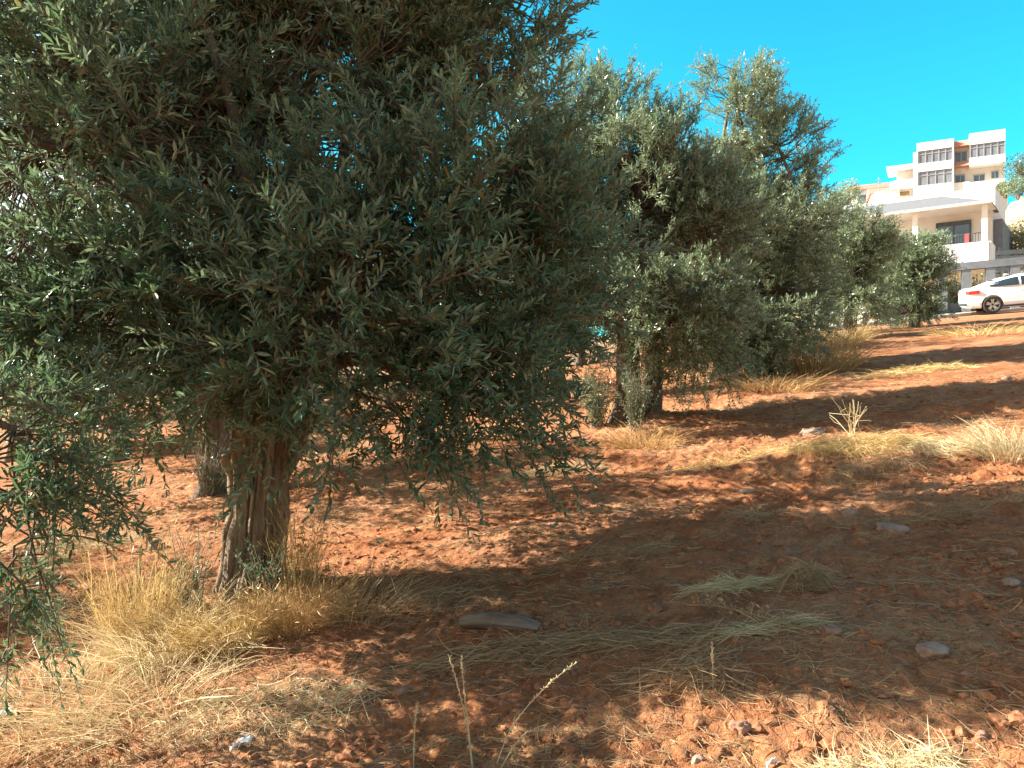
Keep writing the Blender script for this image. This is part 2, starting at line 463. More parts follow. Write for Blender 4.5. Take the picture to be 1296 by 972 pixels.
def spline(pts, n):
    pts = np.array(pts, float); k = len(pts)
    t = np.linspace(0, k - 1, n); out = []
    for x in t:
        i = min(int(x), k - 2); f = x - i
        p0 = pts[max(i - 1, 0)]; p1 = pts[i]; p2 = pts[i + 1]; p3 = pts[min(i + 2, k - 1)]
        out.append(.5 * ((2 * p1) + (-p0 + p2) * f + (2 * p0 - 5 * p1 + 4 * p2 - p3) * f * f + (-p0 + 3 * p1 - 3 * p2 + p3) * f ** 3))
    return np.array(out)

def gnarled(pts, rads, rows, sides, seed, lobe=.16, rough=.10, flare=0, knots=None):
    C = spline(pts, rows); r = np.interp(np.linspace(0, 1, rows), np.linspace(0, 1, len(rads)), rads)
    t = nrm(np.gradient(C, axis=0)); a = nrm(np.cross(t, np.array([0., 1, .02]))); b = np.cross(t, a)
    th = np.arange(sides) / sides * 2 * math.pi
    zz = np.linspace(0, 1, rows)
    hgt = np.linalg.norm(C[-1] - C[0])
    mod = 1 + lobe * np.sin(3 * th[None] + 2.2 * zz[:, None] + seed) + lobe * .6 * np.sin(5 * th[None] - 1.5 * zz[:, None] + seed * 2)
    q = np.stack([np.cos(th)[None] * 2.6 + 0 * zz[:, None], np.sin(th)[None] * 2.6 + 0 * zz[:, None], (zz * hgt * 2.2)[:, None] + 0 * th[None]], -1)
    ridg = np.abs(noise3(q * np.array([2.4, 2.4, .8]) + seed, 7) - .5) * 2
    mod = mod + rough * (noise3(q * 1.1 + seed, 5) - .5) * 3.0 - rough * 1.8 * np.exp(-(ridg / .22) ** 2) + rough * 1.2 * (noise3(q * 3.3 + seed, 6) - .5)
    if flare: mod = mod * (1 + flare * np.exp(-zz / .10))[:, None] + flare * .6 * np.exp(-zz / .12)[:, None] * np.maximum(np.sin(4 * th + seed), 0)[None]
    pw = C[:, None] + (r[:, None] * 1.0)[..., None] * (a[:, None] * np.cos(th)[None, :, None] + b[:, None] * np.sin(th)[None, :, None])
    mod = mod + rough * 2.2 * (noise3(pw * 7 + seed, 15) - .5) + rough * .9 * (noise3(pw * np.array([26, 26, 11]) + seed, 16) - .5)
    if knots:
        for kp, kr, kh in knots: mod = mod + kh * np.exp(-(np.linalg.norm(pw - np.array(kp), axis=-1) / kr) ** 2)
    V = C[:, None] + (r[:, None] * mod)[..., None] * (a[:, None] * np.cos(th)[None, :, None] + b[:, None] * np.sin(th)[None, :, None])
    idx = np.arange(rows * sides).reshape(rows, sides)
    Fq = np.stack([idx[:-1], np.roll(idx[:-1], -1, 1), np.roll(idx[1:], -1, 1), idx[1:]], -1).reshape(-1, 4)
    return V.reshape(-1, 3), Fq

def olive(label, base, trunks, fork, blobs, n_sprays, leafL=.055, leafW=.0135, near=False, K=9, J=7, twl=.22, spl=(.32, .6),
          leaf='leaf', bark='bark', group='olive trees of the grove', thr=.36, limb_r=.075, twigs=True, name='olive_tree', limbs=None, seed=1, gapscale=1.25, knots=None):
    """base/fork world points; trunks: list of (pts, rads); blobs: (centre, radii, density, droop)"""
    base = np.array(base, float)
    root = empty(name, base); tag(root, label, 'tree', group)
    # trunk and limbs
    for pts, rads, fl in trunks:
        nr = 110 if near else 26; ns = 120 if near else 20
        v, f = gnarled(pts, rads, nr, ns, seed + len(rads), flare=fl, lobe=.16, rough=.15 if near else .10, knots=knots)
        mesh_obj('trunk', v - base, [f], M[bark], root, True)
    fork = np.array(fork, float)
    LP = []
    for i, (c, r, dn, dr) in enumerate(blobs):
        c = np.array(c); dv = c - fork; L = np.linalg.norm(dv)
        k1 = fork + dv * .35 + np.array([0, 0, .12 * L]) + rng.normal(size=3) * .06 * L
        k2 = fork + dv * .7 + np.array([0, 0, .10 * L]) + rng.normal(size=3) * .06 * L
        LP.append(spline([fork - np.array([0, 0, .12]), k1, k2, c + np.array([0, 0, .2 * r[2]])], 9))
    LP = np.array(LP); LR = np.linspace(1, .22, 9)[None] * limb_r * np.array([.7 + .5 * min(1.3, b[1][0]) for b in blobs])[:, None]
    lt = [tubes(LP, LR * (1 + .12 * rng.normal(size=LR.shape)), 9)]
    if limbs:
        for pts, rads in limbs:
            q = spline(pts, 12); lt.append(tubes(q[None], np.interp(np.linspace(0, 1, 12), np.linspace(0, 1, len(rads)), rads)[None], 10))
    # sprays
    area = np.array([(b[1][0] * b[1][1] + b[1][1] * b[1][2] + b[1][0] * b[1][2]) * b[2] for b in blobs])
    cnt = np.maximum(3, (area / area.sum() * n_sprays)).astype(int)
    Bs, Ds, Dr, ST = [], [], [], []
    for i, (c, r, dn, dr) in enumerate(blobs):
        n = cnt[i] * 3
        o = nrm(rng.normal(size=(n, 3))); rr = .30 + .66 * rng.random((n, 1)) ** .5
        p = np.array(c) + o * np.array(r) * rr
        ok = noise3(p * gapscale + seed * 3.7, 12) > thr
        ok &= p[:, 2] > T(p[:, 0], p[:, 1]) + .35
        p = p[ok][:cnt[i]]; o = o[ok][:cnt[i]]
        d = nrm(o + np.array([0, 0, .55 - 1.3 * dr]) + rng.normal(size=p.shape) * .38)
        Bs.append(p); Ds.append(d); Dr.append(np.full(len(p), .08 + dr * .7))
        dd = np.linalg.norm(p[:, None] - LP[i][None, 3:], axis=-1); ST.append(LP[i][3 + np.argmin(dd + rng.random(dd.shape) * .25 * r[0], 1)])
    B = np.concatenate(Bs); d = np.concatenate(Ds); dr = np.concatenate(Dr); st = np.concatenate(ST)
    ln = rng.uniform(*spl, len(B))
    lv, BP, TP = sprays(B, d, ln, K, J, twl, leafL, leafW, near, dr)
    mid = (st + B) / 2 + rng.normal(size=B.shape) * .07
    CP = np.stack([st, st * .35 + mid * .6 + B * .05, st * .06 + mid * .6 + B * .34, B], 1)
    lt.append(tubes(CP, np.tile(np.linspace(.0065, .004, 4), (len(CP), 1)) * (leafL / .055), 5 if near else 4))
    lt.append(tubes(BP, np.tile(np.linspace(.006, .0025, 5), (len(BP), 1)), 4 if near else 3))
    v, f = join(lt)
    tr = mesh_obj('branches', v - base, [f], M['bark2'], root, True)
    if twigs:
        v, f = tubes(TP, np.tile(np.linspace(.0022, .0010, 4), (len(TP), 1)), 3)
        mesh_obj('twigs', v - base, [f], M['twig'], root)
    mesh_obj('crown', lv[0] - base, [lv[1]], M[leaf], root)
    return root

# --- the big olive tree in front
bz = float(T(np.array(tx0), np.array(ty0)))
Y1 = ty0
tpts = [(tx0 - .06, Y1, bz - .12), at(317, 715, Y1), at(322, 650, Y1), at(328, 590, Y1), at(331, 540, Y1), at(333, 500, Y1 + .02)]
fork1 = at(330, 505, Y1)
bl = [(at(330, 190, 4.9), (1.25, 1.3, 1.05), 1, 0), (at(110, 150, 4.7), (.95, 1.1, .95), 1, 0), (at(560, 300, 5.0), (.80, 1.0, .95), 1, .05),
      (at(555, 450, 5.0), (.62, .85, .46), 1.1, .18), (at(440, 400, 4.45), (.75, .8, .60), 1, .15), (at(180, 365, 4.6), (.85, .8, .40), 1, .1),
      (at(50, 300, 4.5), (.75, .9, .55), 1, .05), (at(440, 40, 5.2), (.95, 1.1, .75), .95, 0), (at(610, 150, 5.3), (.42, .6, .55), .5, 0),
      (at(200, -100, 5.0), (1.1, 1.2, .8), .8, 0), (at(440, -140, 5.2), (.95, 1.1, .7), .7, 0), ((-1.5, 6.3, 3.0), (1.3, .95, 1.2), .6, 0),
      (at(480, 525, 4.75), (.46, .4, .17), 1.2, .30), (at(640, 20, 5.3), (.34, .4, .5), .5, 0), (at(640, 320, 5.1), (.36, .5, .7), .8, .1),
      (at(600, 515, 5.1), (.32, .4, .17), 1.1, .28), (at(120, 425, 5.3), (.5, .6, .16), .8, .15), (at(205, 440, 4.5), (.50, .4, .20), .9, .3), (at(80, 210, 4.3), (.7, .6, .5), .5, 0), (at(45, 215, 5.2), (.75, .6, .5), 1.2, 0)]
lim = [([at(318, 560, Y1), at(292, 515, Y1 - .05), at(250, 478, Y1 - .2), at(200, 440, Y1 - .3), at(120, 420, Y1 - .4)], [.11, .08, .06, .045, .025]),
       ([at(330, 545, Y1), at(318, 490, Y1), at(290, 430, Y1 - .1), at(240, 350, Y1 - .3), at(205, 300, Y1 - .45), at(170, 240, Y1 - .5), at(150, 180, Y1 - .4)], [.12, .085, .065, .05, .042, .035, .02]),
       ([at(336, 550, Y1), at(352, 490, Y1), at(380, 420, Y1 + .1), at(420, 300, Y1 + .1), at(440, 150, Y1 + .2)], [.12, .085, .065, .05, .025]),
       ([at(345, 545, Y1), at(372, 488, Y1 + .05), at(430, 455, Y1 + .05), at(520, 470, Y1), at(580, 520, Y1)], [.10, .07, .05, .035, .018]),
       ([at(207, 305, Y1 - .45), at(190, 262, Y1 - .55), at(197, 205, Y1 - .6)], [.028, .022, .014])]
big = olive('large leafy olive tree with a thick gnarled trunk rising from golden grass', (tx0, Y1, bz),
            [(tpts, [.195, .165, .165, .185, .205, .18], .40)], fork1, bl, 2050, near=True, leafL=.066, leafW=.0168, limbs=lim, limb_r=.042, knots=[(at(284, 582, Y1 - .05), .07, .38), (at(345, 640, Y1 - .12), .08, -.25), (at(316, 690, Y1 - .16), .06, -.35), (at(318, 610, Y1 - .18), .05, -.4), (at(372, 560, Y1), .09, .2), (at(300, 740, Y1 - .15), .10, .3)], seed=2, thr=.46, gapscale=1.75)

# --- second tree: two trunks
b2 = float(T(np.array(x2), np.array(y2))); Y2 = y2
bl = [(at(800, 270, 9.6), (1.25, 1.3, 1.05), 1, 0), (at(775, 165, 9.8), (.5, .6, .62), .8, 0), (at(712, 150, 9.9), (.5, .6, .62), .85, 0), (at(820, 375, 9.3), (1.05, 1.1, .65), 1, .15),
      (at(720, 395, 9.6), (.95, 1.0, .62), 1, .2), (at(690, 250, 10), (1.0, 1.0, 1.0), .9, 0), (at(885, 300, 9.8), (.75, .9, .9), 1, .05),
      (at(850, 195, 9.8), (.62, .7, .45), .8, 0), (at(640, 330, 10), (.9, .9, .9), .7, 0), (at(880, 420, 9.6), (.6, .8, .5), .9, .3)]
olive('pale silvery olive tree on two side-by-side trunks with sprouts at its foot', (x2, Y2, b2),
      [([(x2 - .12, Y2, b2 - .1), at(798, 500, Y2), at(796, 450, Y2), at(792, 400, Y2)], [.22, .15, .135, .11], .3),
       ([(x2 + .18, Y2 + .15, b2 - .1), at(828, 500, Y2 + .2), at(829, 450, Y2 + .2), at(838, 400, Y2 + .2)], [.15, .105, .10, .08], .3)],
      at(808, 405, Y2), bl, 2300, spl=(.20, .42), twl=.17, leafL=.058, leafW=.0165, leaf='leaf3', bark='bark2', K=9, J=6, seed=3, thr=.36)

# --- third tree
x3, y3 = gp(965, 470); y3 = 14.3; x3 = (965 - 648) / F * y3; b3 = float(T(np.array(x3), np.array(y3)))
bl = [(at(935, 150, 14.5), (.75, .9, .95), .75, 0), (at(930, 95, 14.5), (.45, .5, .55), .6, 0), (at(985, 195, 14.4), (.68, .8, .65), .75, 0),
      (at(950, 300, 14.3), (1.6, 1.6, .95), 1, 0), (at(965, 385, 14.0), (1.25, 1.4, .8), 1, .15), (at(1005, 270, 14.6), (.6, .8, .7), .9, 0),
      (at(960, 430, 13.8), (1.0, .9, .45), 1, .4), (at(880, 250, 14.8), (.9, .9, .7), .8, 0), (at(1025, 225, 14.6), (.25, .3, .25), .4, .1)]
olive('tall olive tree with a plume-like top standing above its neighbours', (x3, y3, b3),
      [([(x3, y3, b3 - .1), (x3 + .05, y3, b3 + .6), (x3 - .05, y3, b3 + 1.3)], [.24, .17, .15], .3)], (x3 - .05, y3, b3 + 1.25),
      bl, 2000, leafL=.070, leafW=.020, leaf='leaf2', bark='bark2', K=8, J=6, twl=.20, spl=(.24, .48), seed=4, thr=.38,
      limbs=[([(x3, y3, b3 + 1.2), at(905, 290, 14.4), at(912, 200, 14.4), at(925, 120, 14.4)], [.09, .06, .04, .02])])

# --- fourth tree
x4, y4 = gp(1076, 430); b4 = float(T(np.array(x4), np.array(y4))); k4 = y4
bl = [(at(1075, 315, k4), (1.15, 1.2, 1.05), 1, 0), (at(1088, 378, k4 - .3), (.95, 1.0, .5), 1, .25), (at(1045, 345, k4), (.8, .9, .8), 1, .1),
      (at(1100, 300, k4), (.6, .7, .7), .9, 0), (at(1055, 270, k4), (.5, .5, .4), .8, 0)]
olive('bushy olive tree whose short trunk shows above dry yellow grass', (x4, y4, b4),
      [([(x4, y4, b4 - .1), (x4 + .02, y4, b4 + .5), (x4 + .05, y4, b4 + 1.1)], [.22, .16, .14], .3)], (x4 + .05, y4, b4 + 1.0),
      bl, 950, leafL=.080, leafW=.024, leaf='leaf2', bark='bark2', K=8, J=5, twl=.20, spl=(.22, .45), seed=5, twigs=False, thr=.34)

# --- fifth tree
y5 = 24.5; x5 = (1158 - 648) / F * y5; b5 = float(T(np.array(x5), np.array(y5)))
bl = [(at(1158, 350, y5), (1.05, 1.1, 1.15), 1, 0), (at(1162, 392, y5 - .3), (.85, .9, .4), 1, .3), (at(1135, 335, y5), (.7, .8, .85), 1, 0), (at(1175, 330, y5), (.5, .6, .7), .9, 0)]
olive('small round olive tree at the end of the row beside the gate', (x5, y5, b5),
      [([(x5, y5, b5 - .1), (x5, y5, b5 + .4), (x5, y5, b5 + .8)], [.18, .13, .11], .3)], (x5, y5, b5 + .7),
      bl, 750, leafL=.085, leafW=.026, leaf='leaf2', bark='bark2', K=8, J=5, twl=.20, spl=(.22, .45), seed=6, twigs=False, thr=.33)

# --- near tree at the left edge, its trunk out of view, a branch hanging into the picture
xl, yl = -4.6, 1.5; blz = float(T(np.array(xl), np.array(yl)))
bl = [((-4.4, 1.5, 2.3), (1.3, 1.3, .9), .6, 0), ((-3.6, 1.9, 2.2), (.9, .8, .6), .7, .1), (at(20, 560, 3.3), (.28, .35, .30), 1.0, .6), (at(40, 650, 3.25), (.18, .25, .20), .8, .7),
      (at(-5, 670, 3.2), (.16, .22, .16), .7, .4), (at(-60, 620, 3.1), (.35, .5, .5), 1, .5), (at(40, 500, 3.5), (.25, .3, .16), 1.0, .5)]
olive('olive tree at the left edge with leafy shoots hanging low', (xl, yl, blz),
      [([(xl, yl, blz - .1), (xl + .05, yl, blz + .7), (xl, yl, blz + 1.4)], [.24, .18, .16], .3)], (xl, yl, blz + 1.3),
      bl, 290, leafL=.056, leafW=.0125, near=True, leaf='leaf', seed=7, spl=(.22, .42), twl=.17, thr=.2)

# --- trees of the rows behind: two built, the rest copied
def proto(label, base, h, rad, n, seed, leaf):
    x, y, z = base
    bl = []
    for i in range(7):
        a = i * 2.4 + seed; q = .55 * rad if i else 0
        bl.append(((x + q * math.cos(a), y + q * math.sin(a), z + h * (.55 + .14 * math.sin(i * 1.7 + seed))), (rad * .62, rad * .62, h * .24), 1, .1 if i else 0))
    return olive(label, base, [([(x, y, z - .1), (x + .08, y, z + .5), (x + .02, y, z + h * .3)], [.2, .14, .12], .3)], (x, y, z + h * .28), bl, n,
                 leafL=.072, leafW=.021, leaf=leaf, bark='bark2', K=8, J=5, twl=.24, seed=seed, twigs=False, thr=.35, group='olive trees in the rows behind')
def copy_tree(o, parent=None):
    c = o.copy(); COL.objects.link(c); c.parent = parent
    for ch in o.children: copy_tree(ch, c)
    return c
def gpt(px, py): 
    x, y = gp(px, py); return (x, y, float(T(np.array(x), np.array(y))))
pa = proto('olive tree behind the big gnarled trunk with dry shoots round its foot', gpt(270, 622), 3.4, 1.7, 420, 8, 'leaf')
pb = proto('young slender olive tree far back on the left', gpt(145, 583), 3.0, 1.5, 420, 9, 'leaf3')
for (px, X, Y, src, sc, lab) in [
        (0, .84, 13.6, 0, 1.0, 'low olive tree seen between the big crown and the twin trunks'),
        (0, 4.2, 19.0, 1, 1.2, 'olive tree hidden behind the tall plume-topped olive'),
        (0, -2.6, 17.0, 1, 1.15, 'olive tree behind the low hanging skirt of the big crown'),
        (0, 1.9, 22.5, 0, 1.15, 'far olive tree glimpsed through the gap left of the twin trunks'),
        (0, -9.3, 14.5, 0, 1.1, 'olive tree behind the hanging shoots at the left edge'),
        (0, -5.6, 20.5, 0, 1.1, 'far olive tree right of the young slender one'),
        (0, -12.5, 21.0, 1, 1.25, 'far olive tree left of the young slender one'),
        (0, -1.2, 27.5, 1, 1.2, 'farthest olive tree behind the big crown'),
        (0, 7.6, 25.0, 0, 1.15, 'olive tree behind the bushy one with the short trunk'),
        (0, -5.9, 15.2, 1, .95, 'low pale olive tree just left of the dry shoots behind the big trunk'),
        (0, -7.6, 18.4, 0, .95, 'low olive tree in the gap behind the young slender one'),
        (0, -8.5, 28.0, 1, 1.25, 'farthest olive tree in the left gap under the big crown')]:
    c = copy_tree((pa, pb)[src]); c['label'] = lab
    c.location = (X, Y, float(T(np.array(X), np.array(Y)))); c.scale = (sc, sc, sc); c.rotation_euler = (0, 0, X * 1.7 + Y)
c = copy_tree(pa); c['label'] = 'low olive tree outside the left edge that shades the ground'
c.location = (-6.3, 6.0, float(T(np.array(-6.3), np.array(6.0)))); c.scale = (.85, .8, .78); c.rotation_euler = (0, 0, 1)

# ------------------------------------------------------------------ small shrubs made of stems and leaves
def stems(n, h, spread, curve=.3, m=5):
    a = rng.uniform(0, 2 * math.pi, n); s = rng.random(n) ** .6 * spread; H = h * rng.uniform(.5, 1, n)
    t = np.linspace(0, 1, m)
    P = np.zeros((n, m, 3)); b = rng.normal(size=(n, 2)) * .12 * spread
    off = s[:, None] * t ** (1 + curve)
    P[..., 0] = b[:, :1] + np.cos(a)[:, None] * off + rng.normal(size=(n, m)) * .012 * h; P[..., 1] = b[:, 1:] + np.sin(a)[:, None] * off + rng.normal(size=(n, m)) * .012 * h
    P[..., 2] = H[:, None] * t - .03
    return P
def shrub(name, label, loc, h, spread, nst, nleaf, leaf, L, W, stem='twig', group=None, cat='shrub', r=.004):
    P = stems(nst, h, spread)
    o = empty(name, loc); tag(o, label, cat, group)
    v, f = tubes(P, np.tile(np.linspace(r, r * .4, P.shape[1]), (nst, 1)), 4); mesh_obj('stems', v, [f], M[stem], o)
    if nleaf:
        k = rng.integers(0, nst, nleaf); t = rng.uniform(.15, 1, nleaf) * (P.shape[1] - 1); i = np.minimum(t.astype(int), P.shape[1] - 2); q = (t - i)[:, None]
        p = P[k, i] * (1 - q) + P[k, i + 1] * q + rng.normal(size=(nleaf, 3)) * .02 * spread * 2
        D = nrm(rng.normal(size=(nleaf, 3)) + np.array([0, 0, .5])); Nn = nrm(rng.normal(size=(nleaf, 3)) + np.array([0, 0, .8]))
        v, f = leaves_from(p, D, Nn, L * rng.uniform(.6, 1.2, nleaf), W * rng.uniform(.7, 1.2, nleaf), False)
        mesh_obj('foliage', v, [f], M[leaf], o)
    return o
def g3(px, py, dz=0):
    x, y = gp(px, py); return (x, y, float(gz(x, y)) + dz)

shrub('shrub', 'green leafy sprout bush left of the twin trunks', g3(757, 545), .85, .38, 60, 2600, 'leaf3', .045, .014)
shrub('shrub', 'leafy shoots clinging round the foot of the twin trunks', g3(805, 548), .95, .28, 60, 2000, 'leaf3', .045, .014)
shrub('shrub', 'twiggy brown bush round the trunk behind the big olive', g3(268, 628), .75, .32, 90, 700, 'leaf', .04, .012)
shrub('shrub', 'small green sprout bush at the right foot of the big olive trunk', (tx0 + .16, Y1 - .28, bz + .05), .42, .20, 26, 420, 'leaf', .036, .013)
shrub('shrub', 'grey-green weedy shoots at the left foot of the big olive trunk', (tx0 - .30, Y1 - .22, bz), .55, .26, 30, 420, 'leaf3', .028, .011)
shrub('sapling', 'tiny dark-leaved sapling alone on lit soil below the big crown', g3(572, 662), .22, .04, 5, 46, 'leaf', .040, .013, cat='sapling')
shrub('weed', 'small green weed clump on soil left of the big crown shadow', g3(483, 690), .07, .06, 8, 40, 'leaf3', .035, .010, cat='weed')
shrub('weed', 'sparse upright leafy weed in shade at the far left', g3(175, 780), .42, .16, 12, 150, 'leaf3', .030, .010, cat='weed')
shrub('shrub', 'low grey-green weeds under the hanging shoots at left', g3(60, 800), .30, .35, 40, 500, 'leaf3', .030, .010)

# bare dry shrub on the straw mound
P = stems(13, .42, .30, .6, 6); bb = g3(1080, 556)
v1 = tubes(P, np.tile(np.linspace(.0036, .002, 6), (13, 1)), 4)
Q = np.stack([P[:, 3], P[:, 3] * .6 + P[:, 4] * .4 + rng.normal(size=(13, 3)) * .03, P[:, 4] + rng.normal(size=(13, 3)) * .07], 1)
v, f = join([v1, tubes(Q, np.tile(np.array([.003, .0025, .002]), (13, 1)), 4)])
o = mesh_obj('dead_shrub', v, [f], M['straw_pale']); o.location = bb; tag(o, 'bare dead shrub of pale forked twigs on the straw mound', 'shrub')

# tall dry stalks with seed heads in the foreground
def stalk(label, pix, base, r=.0022, seeds=True, group='tall dry stalks in the foreground', lift=0):
    b = np.array(g3(*base)); Yd = b[1]
    pts = [b - np.array([0, 0, .03])] + [at(px, py, Yd + dy) for px, py, dy in pix]
    C = spline(pts, 16)
    parts = [tubes(C[None], np.linspace(r * 1.2, r * .6, 16)[None], 5)]
    if seeds:
        k = 70; t = rng.uniform(.2, 1, k) * 15; i = np.minimum(t.astype(int), 14); q = (t - i)[:, None]
        p = C[i] * (1 - q) + C[i + 1] * q
        dd = nrm(nrm(C[-1] - C[0]) * 1.2 + rng.normal(size=(k, 3)) * .6)
        S = np.stack([p, p + dd * .006, p + dd * .013], 1)
        parts.append(tubes(S, np.tile(np.array([.0010, .0022, .0004]), (k, 1)), 4))
    v, f = join(parts)
    o = mesh_obj('dry_stalk', v - b, [f], M['straw_pale']); o.location = b
    return tag(o, label, 'stalk', group)
stalk('dry upright stalk beside a parallel one, its tip leaning left', [(592, 925, 0), (580, 870, 0), (568, 830, .02)], (598, 955))
stalk('straighter of two parallel dry upright stalks', [(592, 915, 0.01), (587, 870, .02), (584, 832, .02)], (600, 958))
stalk('long dry stalk slanting up to the right above the soil', [(648, 920, .02), (690, 870, .06), (730, 838, .1)], (625, 955))
stalk('dry stalk arching low to the right near the bottom edge', [(660, 932, .0), (690, 925, .03), (748, 927, .04)], (625, 960))
stalk('short dry stalk standing left of the parallel pair', [(525, 920, 0), (528, 890, 0)], (523, 960))
stalk('dry forked stalk by the grass at the edge of the big shadow', [(902, 845, 0), (901, 815, 0)], (903, 880))

# ------------------------------------------------------------------ dry grass
def tuft(label, loc, n, h, spread, mat, lean=(0, 0), width=.0028, name='grass_tuft', group='dry grass tufts', base=.10, heads=.0, curl=.55, fixed=True):
    m = 6; t = np.linspace(0, 1, m)
    a = rng.uniform(0, 2 * math.pi, n); H = h * rng.uniform(.35, 1.0, n)
    br = base * np.sqrt(rng.random(n)); bx = br * np.cos(a); by = br * np.sin(a)
    s = spread * rng.random(n) ** .8
    ln = np.array(lean)[None] * H[:, None] * rng.uniform(.4, 1.2, (n, 1))
    P = np.zeros((n, m, 3))
    dx = np.cos(a) * s + ln[:, 0] + rng.normal(size=n) * spread * .3; dy = np.sin(a) * s + ln[:, 1] + rng.normal(size=n) * spread * .3
    P[..., 0] = bx[:, None] + dx[:, None] * t ** 1.5; P[..., 1] = by[:, None] + dy[:, None] * t ** 1.5
    dro = rng.random(n)[:, None] * curl
    P[..., 2] = H[:, None] * (t * (1 - dro * t ** 2.2))
    P[:, 1:, :2] += np.cumsum(rng.normal(size=(n, m - 1, 2)) * .035 * H[:, None, None], 1)
    gx = loc[0] + P[:, 0, 0]; gy = loc[1] + P[:, 0, 1]
    P[..., 2] += (gz(gx, gy) - loc[2] - .015)[:, None]
    wv = np.tile(np.array([1, .95, .85, .7, .5, .15]), (n, 1)) * width * rng.uniform(.35, 1.9, (n, 1))
    parts = [ribbons(P, wv)]
    if heads:
        k = int(n * heads); sel = rng.integers(0, n, k)
        e = P[sel, -1]; d = nrm(P[sel, -1] - P[sel, -2])
        q = np.stack([e - d * .05, e - d * .02, e + d * .01], 1)
        parts.append(tubes(q, np.tile(np.array([.0012, .0035, .0006]), (k, 1)), 4))
    v, f = join(parts)
    o = mesh_obj(name, v, [f], M[mat]); o.location = loc
    return tag(o, label, 'grass', group)

def haymat(label, px, py, n, rx, ry, hgt, mat, lmin=.12, lmax=.38, width=.0026, ang=None, group='loose hay clumps on the soil', name='hay_clump'):
    """tangled hay lying flat"""
    cx, cy_ = gp(px, py); cz = float(gz(cx, cy_)); m = 6; t = np.linspace(-.5, .5, m)
    a = rng.uniform(0, 2 * math.pi, n) if ang is None else rng.normal(ang, .35, n)
    L = rng.uniform(lmin, lmax, n); rr = np.sqrt(rng.random(n)); th = rng.uniform(0, 2 * math.pi, n)
    X = cx + rx * rr * np.cos(th); Y = cy_ + ry * rr * np.sin(th)
    kap = rng.normal(size=n) * 1.2
    ang2 = a[:, None] + kap[:, None] * t
    P = np.zeros((n, m, 3))
    P[..., 0] = X[:, None] + np.cos(ang2) * (L[:, None] * t); P[..., 1] = Y[:, None] + np.sin(ang2) * (L[:, None] * t)
    hh = hgt * (1 - rr ** 2) * rng.random(n)
    tilt = rng.normal(size=n) * .18
    P[..., 2] = gz(P[..., 0], P[..., 1]) + .006 + hh[:, None] + np.maximum(tilt[:, None] * L[:, None] * t, -.01) + np.abs(rng.normal(size=n))[:, None] * hgt * .3 * (1 - 4 * t ** 2)
    wv = np.tile(np.array([.4, 1, 1, 1, .8, .3]), (n, 1)) * width * rng.uniform(.5, 1.3, (n, 1))
    b = np.array([cx, cy_, cz]); v, f = ribbons(P - b, wv)
    o = mesh_obj(name, v, [f], M[mat]); o.location = b
    return tag(o, label, 'hay', group)

# grass round the big trunk
tuft('tall golden grass leaning left of the big olive trunk', (tx0 - .50, Y1 - .50, float(gz(tx0 - .50, Y1 - .50))), 520, .80, .18, 'straw', (-.05, 0), base=.17, heads=.3)
tuft('pale straw-white grass sheaf spilling down in front of the big trunk', (tx0 - .22, Y1 - .68, float(gz(tx0 - .22, Y1 - .68))), 800, .46, .42, 'straw_pale', (-.22, -.25), base=.26)
tuft('fluffy orange grass mound right of the big olive trunk', (tx0 + .42, Y1 - .55, float(gz(tx0 + .42, Y1 - .55))), 2000, .34, .20, 'straw_orange', (0, 0), width=.0017, base=.20, heads=.3)
tuft('tall thin golden grass against the right side of the big trunk', (tx0 + .32, Y1 - .12, float(gz(tx0 + .32, Y1 - .12))), 260, .80, .16, 'straw', (.05, 0), base=.12, heads=.5, width=.0024)
tuft('golden fine grass directly before the big trunk', (tx0 + .10, Y1 - .70, float(gz(tx0 + .10, Y1 - .70))), 1900, .34, .20, 'straw', (-.15, -.2), width=.0018, base=.20, heads=.3)
tuft('dull brown grass spreading right of the orange mound', (tx0 + .78, Y1 - .45, float(gz(tx0 + .78, Y1 - .45))), 420, .34, .34, 'straw_grey', (.3, 0), base=.24)
tuft('bright pale grass sprawling left near the bottom left corner', g3(190, 880), 650, .30, .42, 'straw_pale', (-.6, -.2), base=.38)
tuft('bleached grass in the bottom left corner', g3(60, 900), 900, .20, .36, 'straw_pale', (-.3, 0), base=.42)
tuft('brown grass in shade left of the golden grass', g3(150, 790), 500, .34, .30, 'straw_grey', (.3, 0), base=.34)
# far grass
tuft('yellow grass clump under the bushy olive with the short trunk', g3(1065, 436), 700, .75, .5, 'straw', width=.008, base=.6)
tuft('long dry grass left of the bushy olive', g3(1030, 468), 900, .80, .6, 'straw_orange', width=.008, base=.75)
tuft('dry grass at the foot of the twin trunks', g3(815, 562), 600, .30, .32, 'straw_orange', width=.0045, base=.35)
tuft('pale grass tuft at the right edge of the straw band', g3(1285, 578), 900, .34, .26, 'straw_pale', width=.003, base=.26)
tuft('dry grass strip behind the lit soil right of the tall olive', g3(980, 492), 500, .35, .5, 'straw_orange', width=.006, base=.6)
tuft('thin yellow grass by the roadside below the white car', g3(1240, 424), 350, .35, .7, 'straw', width=.008, base=.9)
